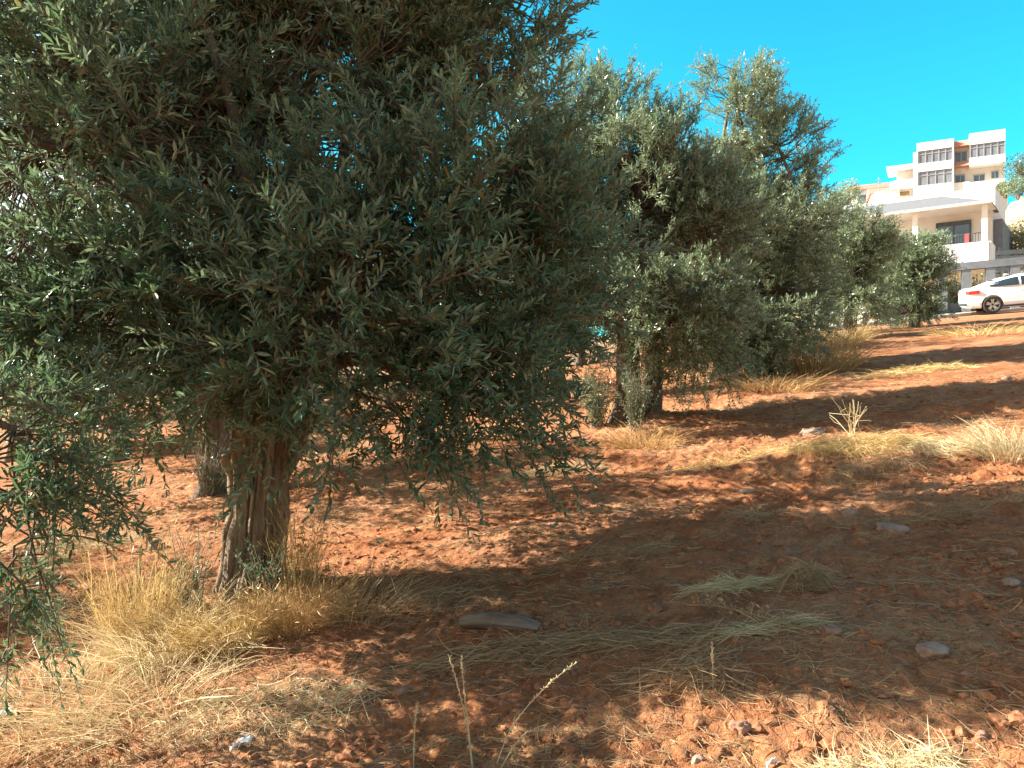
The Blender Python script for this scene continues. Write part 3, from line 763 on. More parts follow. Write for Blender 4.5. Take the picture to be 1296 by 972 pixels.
# hay
haymat('heaped golden straw on the long mound', 1085, 580, 2600, .62, .30, .10, 'straw')
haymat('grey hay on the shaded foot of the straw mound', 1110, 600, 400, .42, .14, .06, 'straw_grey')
haymat('pale straw lying right of the mound', 1215, 575, 900, .50, .22, .05, 'straw_pale')
haymat('straw spread left of the mound toward the twin trunks', 960, 580, 800, .75, .30, .04, 'straw')
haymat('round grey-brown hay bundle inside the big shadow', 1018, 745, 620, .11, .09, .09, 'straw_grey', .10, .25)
haymat('greenish hay strip left of the round bundle', 930, 745, 380, .26, .05, .03, 'straw_pale', ang=-.2)
haymat('thin grey hay clump at the top of the big shadow', 960, 655, 90, .18, .08, .05, 'straw_grey')
haymat('loose pale hay near the right edge inside the shadow', 1205, 652, 100, .20, .09, .06, 'straw_grey')
haymat('long flattened hay strip behind the dry stalks', 700, 818, 480, .70, .10, .03, 'straw_grey', .12, .4, ang=.0)
haymat('hay strip continuing right of the fallen branch', 880, 812, 260, .42, .09, .03, 'straw_grey', ang=-.1)
haymat('dry stems trailing right out of the hay strip', 960, 808, 130, .30, .06, .04, 'straw_pale', .2, .45, ang=-.15)
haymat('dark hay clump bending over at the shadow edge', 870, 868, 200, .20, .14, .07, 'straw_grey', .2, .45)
haymat('bright straw heap at the bottom edge on lit soil', 1120, 960, 550, .24, .07, .03, 'straw_pale', .1, .3)
haymat('grey hay beside the orange grass mound', 520, 770, 200, .34, .20, .04, 'straw_grey')
haymat('matted straw at the bottom left of the bare soil', 330, 900, 500, .50, .22, .03, 'straw_pale')
haymat('straw strip across the lit soil below the big crown', 690, 600, 420, .62, .10, .03, 'straw_pale')
haymat('pale straw patch on lit soil at left', 110, 690, 500, .5, .22, .03, 'straw_pale')
haymat('thin straw on the far sunlit strip', 1160, 470, 500, .9, .3, .05, 'straw', width=.007, lmin=.3, lmax=.7)
haymat('dark hay under the middle of the big shadow', 790, 700, 110, .30, .12, .04, 'straw_grey')

# loose straw everywhere: one mass
def litter():
    n = 34000; m = 4; t = np.linspace(-.5, .5, m)
    u = rng.random(n); Y = 2.2 + 9.5 * u ** 1.5; X = (rng.random(n) * 1.55 - .78) * Y
    dens = ss((noise2(X * 1.1 + 7, Y * 2.2, 41) - .42) / .25) * .8 + .10
    dens = np.maximum(dens, .75 * np.exp(-((X + 1.6) / 1.4) ** 2 - ((Y - 3.7) / .8) ** 2))
    dens = dens * (1 - .65 * np.exp(-((X - 1.6) / 1.5) ** 2 - ((Y - 4.3) / 1.1) ** 2))
    k = rng.random(n) < dens; X, Y = X[k], Y[k]; n = len(X)
    a = rng.normal(0, 1.0, n); L = rng.uniform(.03, .20, n) * (1 + .06 * Y); kap = rng.normal(size=n) * 1.5
    an = a[:, None] + kap[:, None] * t
    P = np.zeros((n, m, 3)); P[..., 0] = X[:, None] + np.cos(an) * L[:, None] * t; P[..., 1] = Y[:, None] + np.sin(an) * L[:, None] * t
    P[..., 2] = gz(P[..., 0], P[..., 1]) + .004 + rng.random(n)[:, None] * .008
    P[..., 2] = np.maximum(P[..., 2], P[..., 2].mean(1, keepdims=True) - .004)
    wv = np.tile(np.array([.6, 1, 1, .5]), (n, 1)) * (.0016 + .0003 * Y[:, None]) * rng.uniform(.6, 1.4, (n, 1))
    v, f = ribbons(P, wv)
    return mesh_obj('straw_litter', v, [f], M['straw_grey'])
tag(litter(), 'bits of dry straw strewn over the red soil', 'straw', kind='stuff')

# clods and pebbles: one mass
def ico(sub):
    bm = bmesh.new(); bmesh.ops.create_icosphere(bm, subdivisions=sub, radius=1)
    v = np.array([x.co[:] for x in bm.verts]); f = np.array([[q.index for q in p.verts] for p in bm.faces]); bm.free(); return v, f
IV, IF = ico(2)
def pebbles(n, mat, name, label, smin, smax, seed, cat):
    u = rng.random(n); Y = 2.3 + 9 * u ** 1.7; X = (rng.random(n) * 1.5 - .75) * Y
    dens = .15 + .85 * ss((noise2(X * .9 + 17, Y * 1.3, seed) - .4) / .3); k = rng.random(n) < dens; X, Y = X[k], Y[k]; n = len(X)
    s = smin + (smax - smin) * rng.random(n) ** 3.5
    sc = rng.uniform(.55, 1.2, (n, 3)); sc[:, 2] *= .6
    v0 = IV[None] * (1 + .8 * (noise3(IV[None] * 1.4 + rng.uniform(0, 90, (n, 1, 3)), 3)[..., None] - .5) + .35 * (noise3(IV[None] * 3.1 + rng.uniform(0, 90, (n, 1, 3)), 4)[..., None] - .5))
    v = v0 * (s[:, None] * sc)[:, None]
    a = rng.uniform(0, 6.28, n); ca, sa = np.cos(a)[:, None], np.sin(a)[:, None]
    vx = v[..., 0] * ca - v[..., 1] * sa; vy = v[..., 0] * sa + v[..., 1] * ca
    V = np.stack([vx + X[:, None], vy + Y[:, None], v[..., 2] + (gz(X, Y) - s * .05)[:, None]], -1)
    f = (IF[None] + (np.arange(n) * len(IV))[:, None, None]).reshape(-1, 3)
    o = mesh_obj(name, V.reshape(-1, 3), [f], M[mat], None, False)
    return tag(o, label, cat, kind='stuff')
pebbles(34000, 'clod', 'soil_clods', 'crumbly clods of red earth over the ploughed soil', (.004), .030, 51, 'clods')
pebbles(1500, 'clod', 'soil_lumps', 'larger broken lumps of ploughed red earth', .014, .050, 53, 'clods')
pebbles(1500, 'stone_red', 'gravel', 'small reddish and pale pebbles over the ploughed soil', (.005), .022, 52, 'gravel')

# stones one can point to
V3, F3 = ico(4)
def stone(label, px, py, wpx, mat, flat=.6, seed=0, rz=0):
    x, y = gp(px, py + wpx * .2); r = wpx / 2 * y / F; z = float(gz(x, y))
    n1 = noise3(V3 * 1.1 + seed * 5.3, 3)[:, None] - .5; n2 = noise3(V3 * 2.7 + seed * 3.1, 4)[:, None] - .5; n3 = noise3(V3 * 8 + seed, 5)[:, None] - .5
    v = V3 * (1 + .8 * n1 + .5 * n2 + .26 * n3)
    v = np.sign(v) * np.abs(v) ** .85
    v = v * np.array([1.05, .8, flat]) * r
    o = mesh_obj('stone', v, [F3], M[mat], None, True); o.location = (x, y, z + r * flat * .12); o.rotation_euler = (0, 0, rz)
    return tag(o, label, 'stone', 'stones lying on the red soil')
stone('pale grey pitted stone lying in the big shadow', 1180, 826, 38, 'stone', .55, 1)
stone('brownish stone in shade left of the pale grey one', 1052, 808, 26, 'stone_red', .6, 2)
stone('pinkish tan stone on lit soil below the shadow edge', 937, 917, 25, 'stone_red', .85, 3)
stone('small sunlit orange stone near the right edge', 1276, 694, 20, 'stone_red', .5, 4)
stone('large flat pinkish stone near the top of the big shadow', 1131, 661, 34, 'stone', .4, 5)
stone('flat pale chip at the upper edge of the big shadow', 703, 661, 17, 'stone', .3, 6)
stone('small round tan stone in the middle of the big shadow', 846, 681, 13, 'stone_red', .8, 7)
stone('grey boulder half buried beside the dead shrub', 1030, 541, 26, 'stone', .7, 8)
stone('knobby grey stone beside hay at the top of the shadow', 1075, 645, 17, 'stone', .7, 9)
stone('flat whitish stone on the sunlit edge above the shadow', 946, 616, 18, 'stone', .35, 10)
stone('brown sunlit rock on the soil at left', 200, 692, 17, 'stone_red', .8, 11)
stone('tan stone beside the white scrap at the bottom left', 312, 927, 26, 'stone', .7, 12)
stone('pale pebble at the bottom edge right of the stalks', 884, 960, 16, 'stone', .8, 13)
stone('squarish orange stone left of the dead shrub', 1032, 553, 11, 'stone_red', .8, 14)
stone('grey stone with hay behind it at the right edge', 1280, 735, 20, 'stone', .6, 15)
stone('tan stone on bright soil at the lower right', 1242, 918, 16, 'stone_red', .6, 16)
stone('reddish stone behind the orange grass mound edge', 508, 870, 18, 'stone_red', .7, 17)
stone('pale stone on the far soil by the tall olive shadow', 1275, 478, 14, 'stone', .5, 18)

# fallen branch
fx, fy = gp(632, 797); fz = float(gz(fx, fy))
v, f = gnarled([(-.20, .03, .03), (-.06, .0, .042), (.08, -.015, .036), (.2, -.05, .02)], [.026, .036, .036, .026], 40, 28, 3, lobe=.10, rough=.16)
c0 = len(v); v = np.concatenate([v, [[-.205, .03, .03], [.205, -.05, .02]]])
caps = [[c0, (i + 1) % 20, i] for i in range(20)] + [[c0 + 1, c0 - 20 + i, c0 - 20 + (i + 1) % 20] for i in range(20)]
o = mesh_obj('fallen_branch', v, [f, np.array(caps)], M['log'], None, True); o.location = (fx, fy, fz - .012)
tag(o, 'short thick piece of dead branch lying on the soil', 'branch')

# uprooted weed in the shadow
wb = np.array(g3(870, 765)); we = np.array(g3(1030, 822, .02))
C = spline([wb, wb * .7 + we * .3 + np.array([0, 0, .03]), wb * .3 + we * .7 + np.array([0, 0, .02]), we], 14)
k = 34; t = rng.uniform(1, 13, k); i = np.minimum(t.astype(int), 12); p = C[i]
D = nrm(rng.normal(size=(k, 3)) * np.array([.6, .8, .5]) + np.array([.5, 0, .3]))
S = np.stack([p, p + D * .04, p + D * rng.uniform(.05, .1, (k, 1)) - np.array([0, 0, .01])], 1)
v, f = join([tubes(C[None], np.linspace(.005, .002, 14)[None], 5), tubes(S, np.tile(np.array([.002, .0015, .0008]), (k, 1)), 4)])
o = empty('uprooted_weed', wb); tag(o, 'uprooted silvery weed with its stem stretched over shaded soil', 'weed')
mesh_obj('stem', v - wb, [f], M['straw_grey'], o)
kk = 160; ids = rng.integers(0, k, kk); pl = S[ids, 1] + rng.normal(size=(kk, 3)) * .015
v, f = leaves_from(pl - wb, nrm(rng.normal(size=(kk, 3)) + np.array([0, 0, .2])), nrm(rng.normal(size=(kk, 3)) + np.array([0, 0, 1])), rng.uniform(.015, .03, kk), rng.uniform(.006, .011, kk), False)
mesh_obj('foliage', v, [f], M['straw_grey'], o)

# litter scraps
def scrap(label, px, py, a, b, mat, seed):
    x, y = gp(px, py); n = 9
    U, W_ = np.meshgrid(np.linspace(-.5, .5, n), np.linspace(-.5, .5, n))
    xx = x + U * a; yy = y + W_ * b + U * .02
    z = gz(xx, yy) + .012 + .03 * (noise2(U * 4 + seed, W_ * 4, seed) - .3)
    v = np.stack([xx - x, yy - y, z - float(gz(x, y))], -1)
    idx = np.arange(n * n).reshape(n, n); f = np.stack([idx[:-1, :-1], idx[:-1, 1:], idx[1:, 1:], idx[1:, :-1]], -1).reshape(-1, 4)
    o = mesh_obj('scrap', v.reshape(-1, 3), [f], M[mat], None, True); o.location = (x, y, float(gz(x, y)))
    md = o.modifiers.new('thick', 'SOLIDIFY'); md.thickness = .002
    return tag(o, label, 'litter')
scrap('crumpled white plastic scrap lying in straw at the bottom left', 305, 943, .075, .025, 'plastic', 1)
scrap('thin white plastic strip at the left edge near the corner', 8, 907, .09, .015, 'plastic', 2)
scrap('tiny grey-white scrap on lit soil at the bottom', 977, 961, .04, .015, 'plastic', 3)

# ------------------------------------------------------------------ road
def strip(name, p0, p1, w0, w1, up, mat, label, thick=.0, cat='road'):
    p0 = np.array(p0); p1 = np.array(p1); d = (p1 - p0) / np.linalg.norm(p1 - p0); nn = np.array([-d[1], d[0]])
    L = np.linalg.norm(p1 - p0); n = 80; m = 9
    s = np.linspace(0, L, n); q = np.linspace(w0, w1, m)
    X = p0[0] + d[0] * s[:, None] + nn[0] * q[None]; Y = p0[1] + d[1] * s[:, None] + nn[1] * q[None]
    Z = T(X, Y) + up
    V = np.stack([X, Y, Z], -1); top = V.reshape(-1, 3)
    idx = np.arange(n * m).reshape(n, m)
    Fq = np.stack([idx[:-1, :-1], idx[1:, :-1], idx[1:, 1:], idx[:-1, 1:]], -1).reshape(-1, 4)
    e = top.copy(); e[:, 2] -= up + .3
    fr = []
    for col, rev in ((0, False), (m - 1, True)):
        a = idx[:-1, col]; b = idx[1:, col]; A = a + n * m; B = b + n * m
        fr.append(np.stack([a, A, B, b] if not rev else [a, b, B, A], -1))
    o = mesh_obj(name, np.concatenate([top, e]), [Fq] + fr, M[mat])
    return tag(o, label, cat, kind='structure')
k0 = np.array(gp(1135, 409)); k1 = np.array(gp(1296, 393)); rdir = nrm(k1 - k0)
pA = k0 - rdir * 7; pB = k0 + rdir * 60
strip('road', pA, pB, .42, 6.0, .05, 'concrete', 'pale dusty road climbing to the right under the white car')
strip('kerb', pA, pB, .15, .415, .13, 'concrete', 'low pale concrete kerb along the front of the road', cat='kerb')

# ------------------------------------------------------------------ car
def make_car():
    wx, wy = gp(1256, 398)
    root = empty('parked_car', (0, 0, 0)); tag(root, 'white sedan with a red tail lamp parked on the sloping road', 'car')
    xs_ = np.array([-2.22, -2.19, -2.05, -1.8, -1.35, -.8, -.2, .5, 1.0, 1.35, 1.8, 2.05, 2.17, 2.22])
    hw = np.array([.70, .78, .85, .89, .905, .91, .91, .91, .905, .90, .86, .80, .70, .60])
    zt = np.array([.86, .99, 1.04, 1.06, 1.03, .99, .965, .95, .95, .93, .88, .82, .74, .66])
    zb = np.array([.42, .34, .27, .23, .2, .19, .19, .19, .19, .2, .21, .24, .28, .36])
    ring = []
    for x, h, t, b in zip(xs_, hw, zt, zb):
        half = [(h * .82, b), (h * .97, b + .07), (h * 1.0, b + .22), (h * .985, .66 if t > .7 else t - .1), (h * .955, t - .07), (h * .90, t - .012), (h * .70, t + .012)]
        r = [(x, y, z) for y, z in half] + [(x, -y, z) for y, z in half[::-1]]
        ring.append(r)
    ns = len(ring[0]); V = [p for r in ring for p in r]; Fs = []
    for i in range(len(ring) - 1):
        for j in range(ns):
            a = i * ns + j; b = i * ns + (j + 1) % ns
            Fs.append((a, b, b + ns, a + ns))
    Fs.append(tuple(range(ns))[::-1]); Fs.append(tuple(range((len(ring) - 1) * ns, len(ring) * ns)))
    body = MB().add(V, Fs).build('body', M['paint'], root, True)
    for wxx in (-1.35, 1.35):
        c = MB(); n = 28
        ring_ = [(.375 * math.cos(q), .375 * math.sin(q)) for q in [2 * math.pi * i / n for i in range(n)]]
        Vv = [(wxx + a, -1.2, .335 + b) for a, b in ring_] + [(wxx + a, 1.2, .335 + b) for a, b in ring_]
        c.add(Vv, [tuple(range(n))[::-1], tuple(range(n, 2 * n))] + [(i, (i + 1) % n, n + (i + 1) % n, n + i) for i in range(n)])
        co = c.build('cut', M['dark_pl'])
        md = body.modifiers.new('b', 'BOOLEAN'); md.object = co; md.operation = 'DIFFERENCE'; md.solver = 'EXACT'
        dg = bpy.context.evaluated_depsgraph_get(); me = bpy.data.meshes.new_from_object(body.evaluated_get(dg))
        body.modifiers.clear(); body.data = me; bpy.data.objects.remove(co)
    body.data.polygons.foreach_set('use_smooth', np.zeros(len(body.data.polygons), bool))
    bv = body.modifiers.new('bev', 'BEVEL'); bv.width = .012; bv.segments = 2; bv.limit_method = 'ANGLE'; bv.angle_limit = R(35)
    # cabin (roof and pillars), a closed loft
    cs = [(-1.78, 1.06, .80, 1.075, .66), (-1.35, 1.02, .83, 1.225, .62), (-.95, 1.0, .845, 1.345, .60), (-.5, .98, .85, 1.43, .60), (0, .97, .85, 1.46, .61), (.35, .96, .85, 1.445, .61), (.75, .955, .85, 1.30, .63), (1.30, .94, .82, .955, .70)]
    ring = []
    for x, zb_, wb_, zr, wr in cs:
        half = [(wb_, zb_ - .03), (wb_ * .5 + wr * .5 + .03, (zb_ + zr) / 2), (wr + .03, zr - .05), (wr - .06, zr - .008), (wr * .5, zr + .012)]
        ring.append([(x, y, z) for y, z in half] + [(x, -y, z) for y, z in half[::-1]])
    ns = len(ring[0]); V = [p for r in ring for p in r]; Fs = []
    for i in range(len(ring) - 1):
        for j in range(ns):
            a = i * ns + j; b = i * ns + (j + 1) % ns; Fs.append((a, b, b + ns, a + ns))
    Fs.append(tuple(range(ns))[::-1]); Fs.append(tuple(range((len(ring) - 1) * ns, len(ring) * ns)))
    MB().add(V, Fs).build('roof', M['paint'], root, True)
    def cab(x, f, side, out=.012):
        X = [c[0] for c in cs]
        zb_ = np.interp(x, X, [c[1] for c in cs]); wb_ = np.interp(x, X, [c[2] for c in cs]); zr = np.interp(x, X, [c[3] for c in cs]); wr = np.interp(x, X, [c[4] for c in cs])
        z0, z1 = zb_ - .03, zr - .05; y0, ym, y1 = wb_, wb_ * .5 + wr * .5 + .03, wr + .03
        zm = (zb_ + zr) / 2; z = z0 + (z1 - z0) * f
        y = np.interp(z, [z0, zm, z1], [y0, ym, y1])
        return (x, side * (y + out), z)
    for side in (-1, 1):
        for seg in ((-1.42, -.42), (-.34, .42), (.48, 1.05)):
            m = MB(); xs2 = np.linspace(seg[0], seg[1], 7); V = []
            for x in xs2:
                lo = .16 if x > -1.3 else .3
                V += [cab(x, lo, side), cab(x, .55, side), cab(x, .92, side)]
            V2 = [(p[0], p[1] - side * .02, p[2]) for p in V]
            Fs = []; n0 = len(V)
            for i in range(6):
                for j in range(2):
                    a = i * 3 + j; Fs.append((a, a + 3, a + 4, a + 1)); Fs.append((a + n0, a + 1 + n0, a + 4 + n0, a + 3 + n0))
            m.add(V + V2, Fs); m.build('side_window', M['carglass'], root, True)
        hb = MB(); 
        for x0 in (-.30, .72): MB().box(x0 - .10, x0 + .10, side * .905 - .02, side * .905 + .02, .83, .86).build('door_handle', M['paint'], root, False, .006)
        MB().box(1.0, 1.14, side * .98 - .09, side * .98 + .09, .98, 1.10).build('wing_mirror', M['paint'], root, True, .03)
        t = MB(); t.prismz([(-2.20, side * .52), (-2.235, side * .70), (-2.13, side * .84), (-1.90, side * .895), (-1.78, side * .905), (-1.80, side * .85), (-2.08, side * .6)][::1], .80, .93)
        t.build('tail_lamp', M['red'], root)
        MB().box(2.02, 2.16, side * .66 - .11, side * .66 + .11, .62, .74).build('headlight', M['alloy'], root, False, .02)
        MB().box(-1.0, 1.0, side * .90 - .012, side * .90 + .012, .22, .29).build('sill_trim', M['dark_pl'], root)
    for nm, a, b in (('rear_window', cs[1], cs[3]), ('windscreen', cs[6], cs[7])):
        m = MB(); V = []
        for q in (.06, .94):
            x = a[0] * (1 - q) + b[0] * q; z = np.interp(x, [c[0] for c in cs], [c[3] for c in cs]) + .022; w_ = np.interp(x, [c[0] for c in cs], [c[4] for c in cs]) - .08
            V += [(x, -w_, z), (x, w_, z), (x, w_, z - .012), (x, -w_, z - .012)]
        m.add(V, [(0, 1, 5, 4), (3, 7, 6, 2), (0, 4, 7, 3), (1, 2, 6, 5), (0, 3, 2, 1), (4, 5, 6, 7)]); m.build(nm, M['carglass'], root)
    MB().box(-2.235, -2.20, -.26, .26, .62, .73).build('number_plate', M['plastic'], root)
    MB().box(-2.24, -2.05, -.72, .72, .36, .47).build('rear_bumper', M['dark_pl'], root, False, .02)
    MB().box(-.75, -.55, -.03, .03, 1.44, 1.50).build('roof_fin', M['paint'], root, True, .012)
    for wxx in (-1.35, 1.35):
        for side in (-1, 1):
            wr = MB(); n = 36; prof = [(.225, -.10), (.30, -.105), (.33, -.08), (.335, 0), (.33, .08), (.30, .105), (.225, .10)]
            V = [(wxx + r * math.cos(2 * math.pi * i / n), side * .80 + o_, .335 + r * math.sin(2 * math.pi * i / n)) for i in range(n) for r, o_ in prof]
            k = len(prof); Fs = [(i * k + j, i * k + (j + 1) % k, ((i + 1) % n) * k + (j + 1) % k, ((i + 1) % n) * k + j) for i in range(n) for j in range(k)]
            wheel = wr.add(V, Fs).build('wheel', M['tyre'], root, True)
            rm = MB(); y1 = side * .80 + side * .085; y0 = side * .80 + side * .055
            for i in range(5):
                a = 2 * math.pi * i / 5 + .3
                for da in (-.17, .17):
                    c_, s_ = math.cos(a + da), math.sin(a + da); px_, pz_ = -math.sin(a + da), math.cos(a + da)
                    V = []
                    for yv in (y0, y1):
                        for rr, ww in ((.04, .028), (.232, .019)):
                            V += [(wxx + c_ * rr + px_ * ww, yv, .335 + s_ * rr + pz_ * ww), (wxx + c_ * rr - px_ * ww, yv, .335 + s_ * rr - pz_ * ww)]
                    rm.add(V, [(0, 1, 3, 2), (4, 6, 7, 5), (0, 2, 6, 4), (1, 5, 7, 3), (0, 4, 5, 1), (2, 3, 7, 6)])
            n2 = 36
            prof2 = [(.222, .02), (.238, .02), (.238, .095), (.222, .09)]
            V = [(wxx + r * math.cos(2 * math.pi * i / n2), side * (.80 + o_), .335 + r * math.sin(2 * math.pi * i / n2)) for i in range(n2) for r, o_ in prof2]
            rm.add(V, [(i * 4 + j, i * 4 + (j + 1) % 4, ((i + 1) % n2) * 4 + (j + 1) % 4, ((i + 1) % n2) * 4 + j) for i in range(n2) for j in range(4)])
            rm.build('rim', M['alloy'], wheel)
            bd = MB(); V = [(wxx + .215 * math.cos(2 * math.pi * i / 24), side * .83, .335 + .215 * math.sin(2 * math.pi * i / 24)) for i in range(24)] + [(wxx + .215 * math.cos(2 * math.pi * i / 24), side * .80, .335 + .215 * math.sin(2 * math.pi * i / 24)) for i in range(24)]
            bd.add(V, [tuple(range(24)), tuple(range(24, 48))[::-1]] + [(i, (i + 1) % 24, 24 + (i + 1) % 24, 24 + i) for i in range(24)]); bd.build('brake_disc', M['dark_pl'], wheel)
    # seat the car on the slope
    yaw = R(-20)
    hd = np.array([math.cos(yaw), math.sin(yaw)]); lf = np.array([-hd[1], hd[0]])
    c = np.array([wx, wy]) + hd * 1.35 + lf * .80
    def rz_(p): return float(T(np.array(p[0]), np.array(p[1]))) + .05
    pf, pr = c + hd * 1.35, c - hd * 1.35; pl_, pr2 = c + lf * .8, c - lf * .8
    fx_ = Vector((2.7 * hd[0], 2.7 * hd[1], rz_(pf) - rz_(pr))).normalized()
    ly_ = Vector((1.6 * lf[0], 1.6 * lf[1], rz_(pl_) - rz_(pr2))).normalized()
    zz = fx_.cross(ly_).normalized(); ly_ = zz.cross(fx_)
    mt = Matrix((fx_, ly_, zz)).transposed().to_4x4()
    root.rotation_euler = mt.to_euler(); root.location = (c[0], c[1], (rz_(pf) + rz_(pr)) / 2)
    return root
make_car()

# ------------------------------------------------------------------ lower house
zE = 12.95
LH = empty('villa', (29.7 - 6.02 * .79, 48 + 6.02 * .613, 0), (0, 0, math.atan2(-.613, .79)))
tag(LH, 'white two-storey house with a grey tiled porch roof and balcony', 'house')
LW = 6.02
MB().box(-5, LW - .02, 2.2, 10, 4.5, 13.3).build('wall', M['beige'], LH)
MB().box(-5.02, LW, 3.6, 10.02, 13.3, 14.75).build('parapet', M['white'], LH)
MB().box(-5.04, LW + .02, 0, 2.198, 9.35, 9.95).build('balcony_slab', M['white'], LH)
MB().box(1.2, LW + .03, -.16, -.003, 8.9, 10.55).build('balcony_front', M['white'], LH)
MB().box(-5.04, 1.19, -.16, -.003, 9.35, 10.0).build('balcony_front', M['white'], LH)
MB().box(LW + .022, LW + .16, -.003, 2.2, 8.9, 10.55).build('balcony_front', M['white'], LH)
MB().box(-5.3, LW + .2, -.55, 2.198, zE - .06, zE - .003).build('soffit', M['beige'], LH)
MB().add([(-5.3, -.55, zE), (LW + .25, -.55, zE), (3.3, 1.0, 13.95), (-5.3, 1.0, 13.95), (LW + .25, 3.59, zE), (3.3, 3.59, 13.95), (-5.3, 3.59, 13.95), (-5.3, 3.59, zE)],
         [(0, 1, 2, 3), (1, 4, 5, 2), (3, 2, 5, 6), (0, 3, 6, 7), (7, 6, 5, 4), (0, 7, 4, 1)]).build('roof', M['greyroof'], LH)
MB().box(-5.32, LW + .27, -.62, -.552, zE - .10, zE + .06).build('fascia', M['beige'], LH)
for cx in (-2.4, 1.9, LW - .2):
    MB().box(cx - .16, cx + .16, .02, .34, 9.952, zE - .002).build('column', M['white'], LH)
d = MB().box(2.9, 4.75, 2.12, 2.198, 9.96, 12.15).build('balcony_door', M['glass'], LH)
MB().box(2.8, 4.85, 2.06, 2.118, 12.15, 12.42).box(3.80, 3.87, 2.06, 2.118, 9.96, 12.148).box(2.8, 2.9, 2.06, 2.118, 9.96, 12.148).box(4.75, 4.85, 2.06, 2.118, 9.96, 12.148).build('door_frame', M['darkmetal'], d)
d = MB().box(-1.3, .2, 2.14, 2.198, 10.5, 11.9).build('window', M['glass'], LH); MB().box(-.58, -.52, 2.08, 2.138, 10.5, 11.9).build('window_frame', M['frame'], d)
rl = MB()
rl.box(2.1, LW - .36, .05, .09, 11.12, 11.18)
for i in range(22): rl.box(2.12 + i * .16, 2.15 + i * .16, .06, .08, 10.55, 11.118)
rl.build('railing', M['darkmetal'], LH)
MB().box(4.75, 4.98, -.03, .035, 10.56, 11.15).build('hung_cloth', M['cloth'], LH)
MB().box(LW + .0, LW + .5, 2.9, 9.5, 4.5, 12.4).build('side_wall', M['grey'], LH)  # unlit right side of the house, its shade put in as grey
d = MB().box(3.2, 4.4, 2.14, 2.198, 6.0, 8.2).build('window', M['glass'], LH); MB().box(3.78, 3.83, 2.08, 2.138, 6.0, 8.2).build('window_frame', M['frame'], d)

# ------------------------------------------------------------------ garden wall with pillars
gw0 = np.array([19.6, 38.2]); gdir = nrm(np.array([3.6, -1.5])); 
GW = empty('garden_wall', (gw0[0], gw0[1], 0), (0, 0, math.atan2(gdir[1], gdir[0])))
tag(GW, 'grey garden wall of pillars and a top beam behind the white car', 'wall')
def gzl(s): p = gw0 + gdir * s; return float(T(np.array(p[0]), np.array(p[1])))
for i in range(14):
    s = .55 + i * 1.0
    MB().box(s - .19, s + .19, -.2, .2, gzl(s) - .3, 7.02 + s * .05).build('pillar', M['grey'], GW)
v = MB()
V = [(s_, y_, z_ + s_ * .05) for s_ in (.3, 14) for y_ in (-.24, .24) for z_ in (7.03, 7.38)]
v.add(V, [(0, 1, 3, 2), (4, 6, 7, 5), (0, 4, 5, 1), (2, 3, 7, 6), (0, 2, 6, 4), (1, 5, 7, 3)]); v.build('beam', M['grey'], GW)
V = [(s_, y_, z_ + s_ * .05) for s_ in (.8, 14) for y_ in (.3, .5) for z_ in (4.6, 5.5)]
MB().add(V, [(0, 1, 3, 2), (4, 6, 7, 5), (0, 4, 5, 1), (2, 3, 7, 6), (0, 2, 6, 4), (1, 5, 7, 3)]).build('plinth', M['grey'], GW)
# gate
gt = empty('gate', (gw0[0] - gdir[0] * .9, gw0[1] - gdir[1] * .9, gzl(-.9)), GW.rotation_euler); tag(gt, 'dark metal gate leaf beside the grey garden wall', 'gate')
MB().box(-.75, .75, -.03, .03, .05, 2.1).build('panel', M['darkmetal'], gt)
m = MB()
for q in (-.72, -.24, .24, .72): m.box(q - .03, q + .03, -.06, -.032, .05, 2.15)
m.box(-.75, .75, -.075, -.062, 1.05, 1.12); m.build('bars', M['darkmetal'], gt)
MB().box(.55, .62, -.10, -.078, 1.0, 1.18).build('handle', M['rust'], gt)
gpz = gzl(-1.95); p = gw0 - gdir * 1.95
MB().box(-.13, .13, -.13, .13, -.2, 1.25).build('gate_post', M['white']).location = (p[0], p[1], gpz)
tag(bpy.data.objects['gate_post'], 'short white post left of the dark gate', 'post')
# dry shrubs in the openings
for i, lab in enumerate(['yellowish shrub in the first opening beside the gate', 'yellowish shrub in the second wall opening from the gate', 'rusty flowering shrub above the boot of the white car',
                         'rusty shrub above the roof of the white car', 'shrub at the right edge behind the white car']):
    s = 1.05 + i * 1.0; p = gw0 + gdir * s + np.array([.25, .6]) 
    shrub('shrub', lab, (p[0], p[1], gzl(s) + .05), 2.0, .5, 44, 1800, 'bush_leaf', .11, .055, r=.012, group='shrubs behind the garden wall')
p = gw0 - gdir * .2 + np.array([0, -.5]); shrub('shrub', 'dark green climber over the corner of the gate', (p[0], p[1], gzl(-.2)), 1.9, .4, 40, 1300, 'leaf3', .11, .05, r=.01)
# dark slatted screen above the wall at right
SC = empty('screen', (27.6, 43.6, 0), (0, 0, R(-30))); tag(SC, 'dark slatted screen between the house and the rocky bank', 'screen')
m = MB()
for i in range(6): m.box(-.2, 7, -.03, .03, 7.3 + i * .33, 7.55 + i * .33)
m.build('slats', M['darkmetal'], SC)
m = MB()
for q in (0, 2.2, 4.4, 6.6): m.box(q - .05, q + .05, .035, .13, 4.5, 9.4)
m.build('posts', M['darkmetal'], SC)

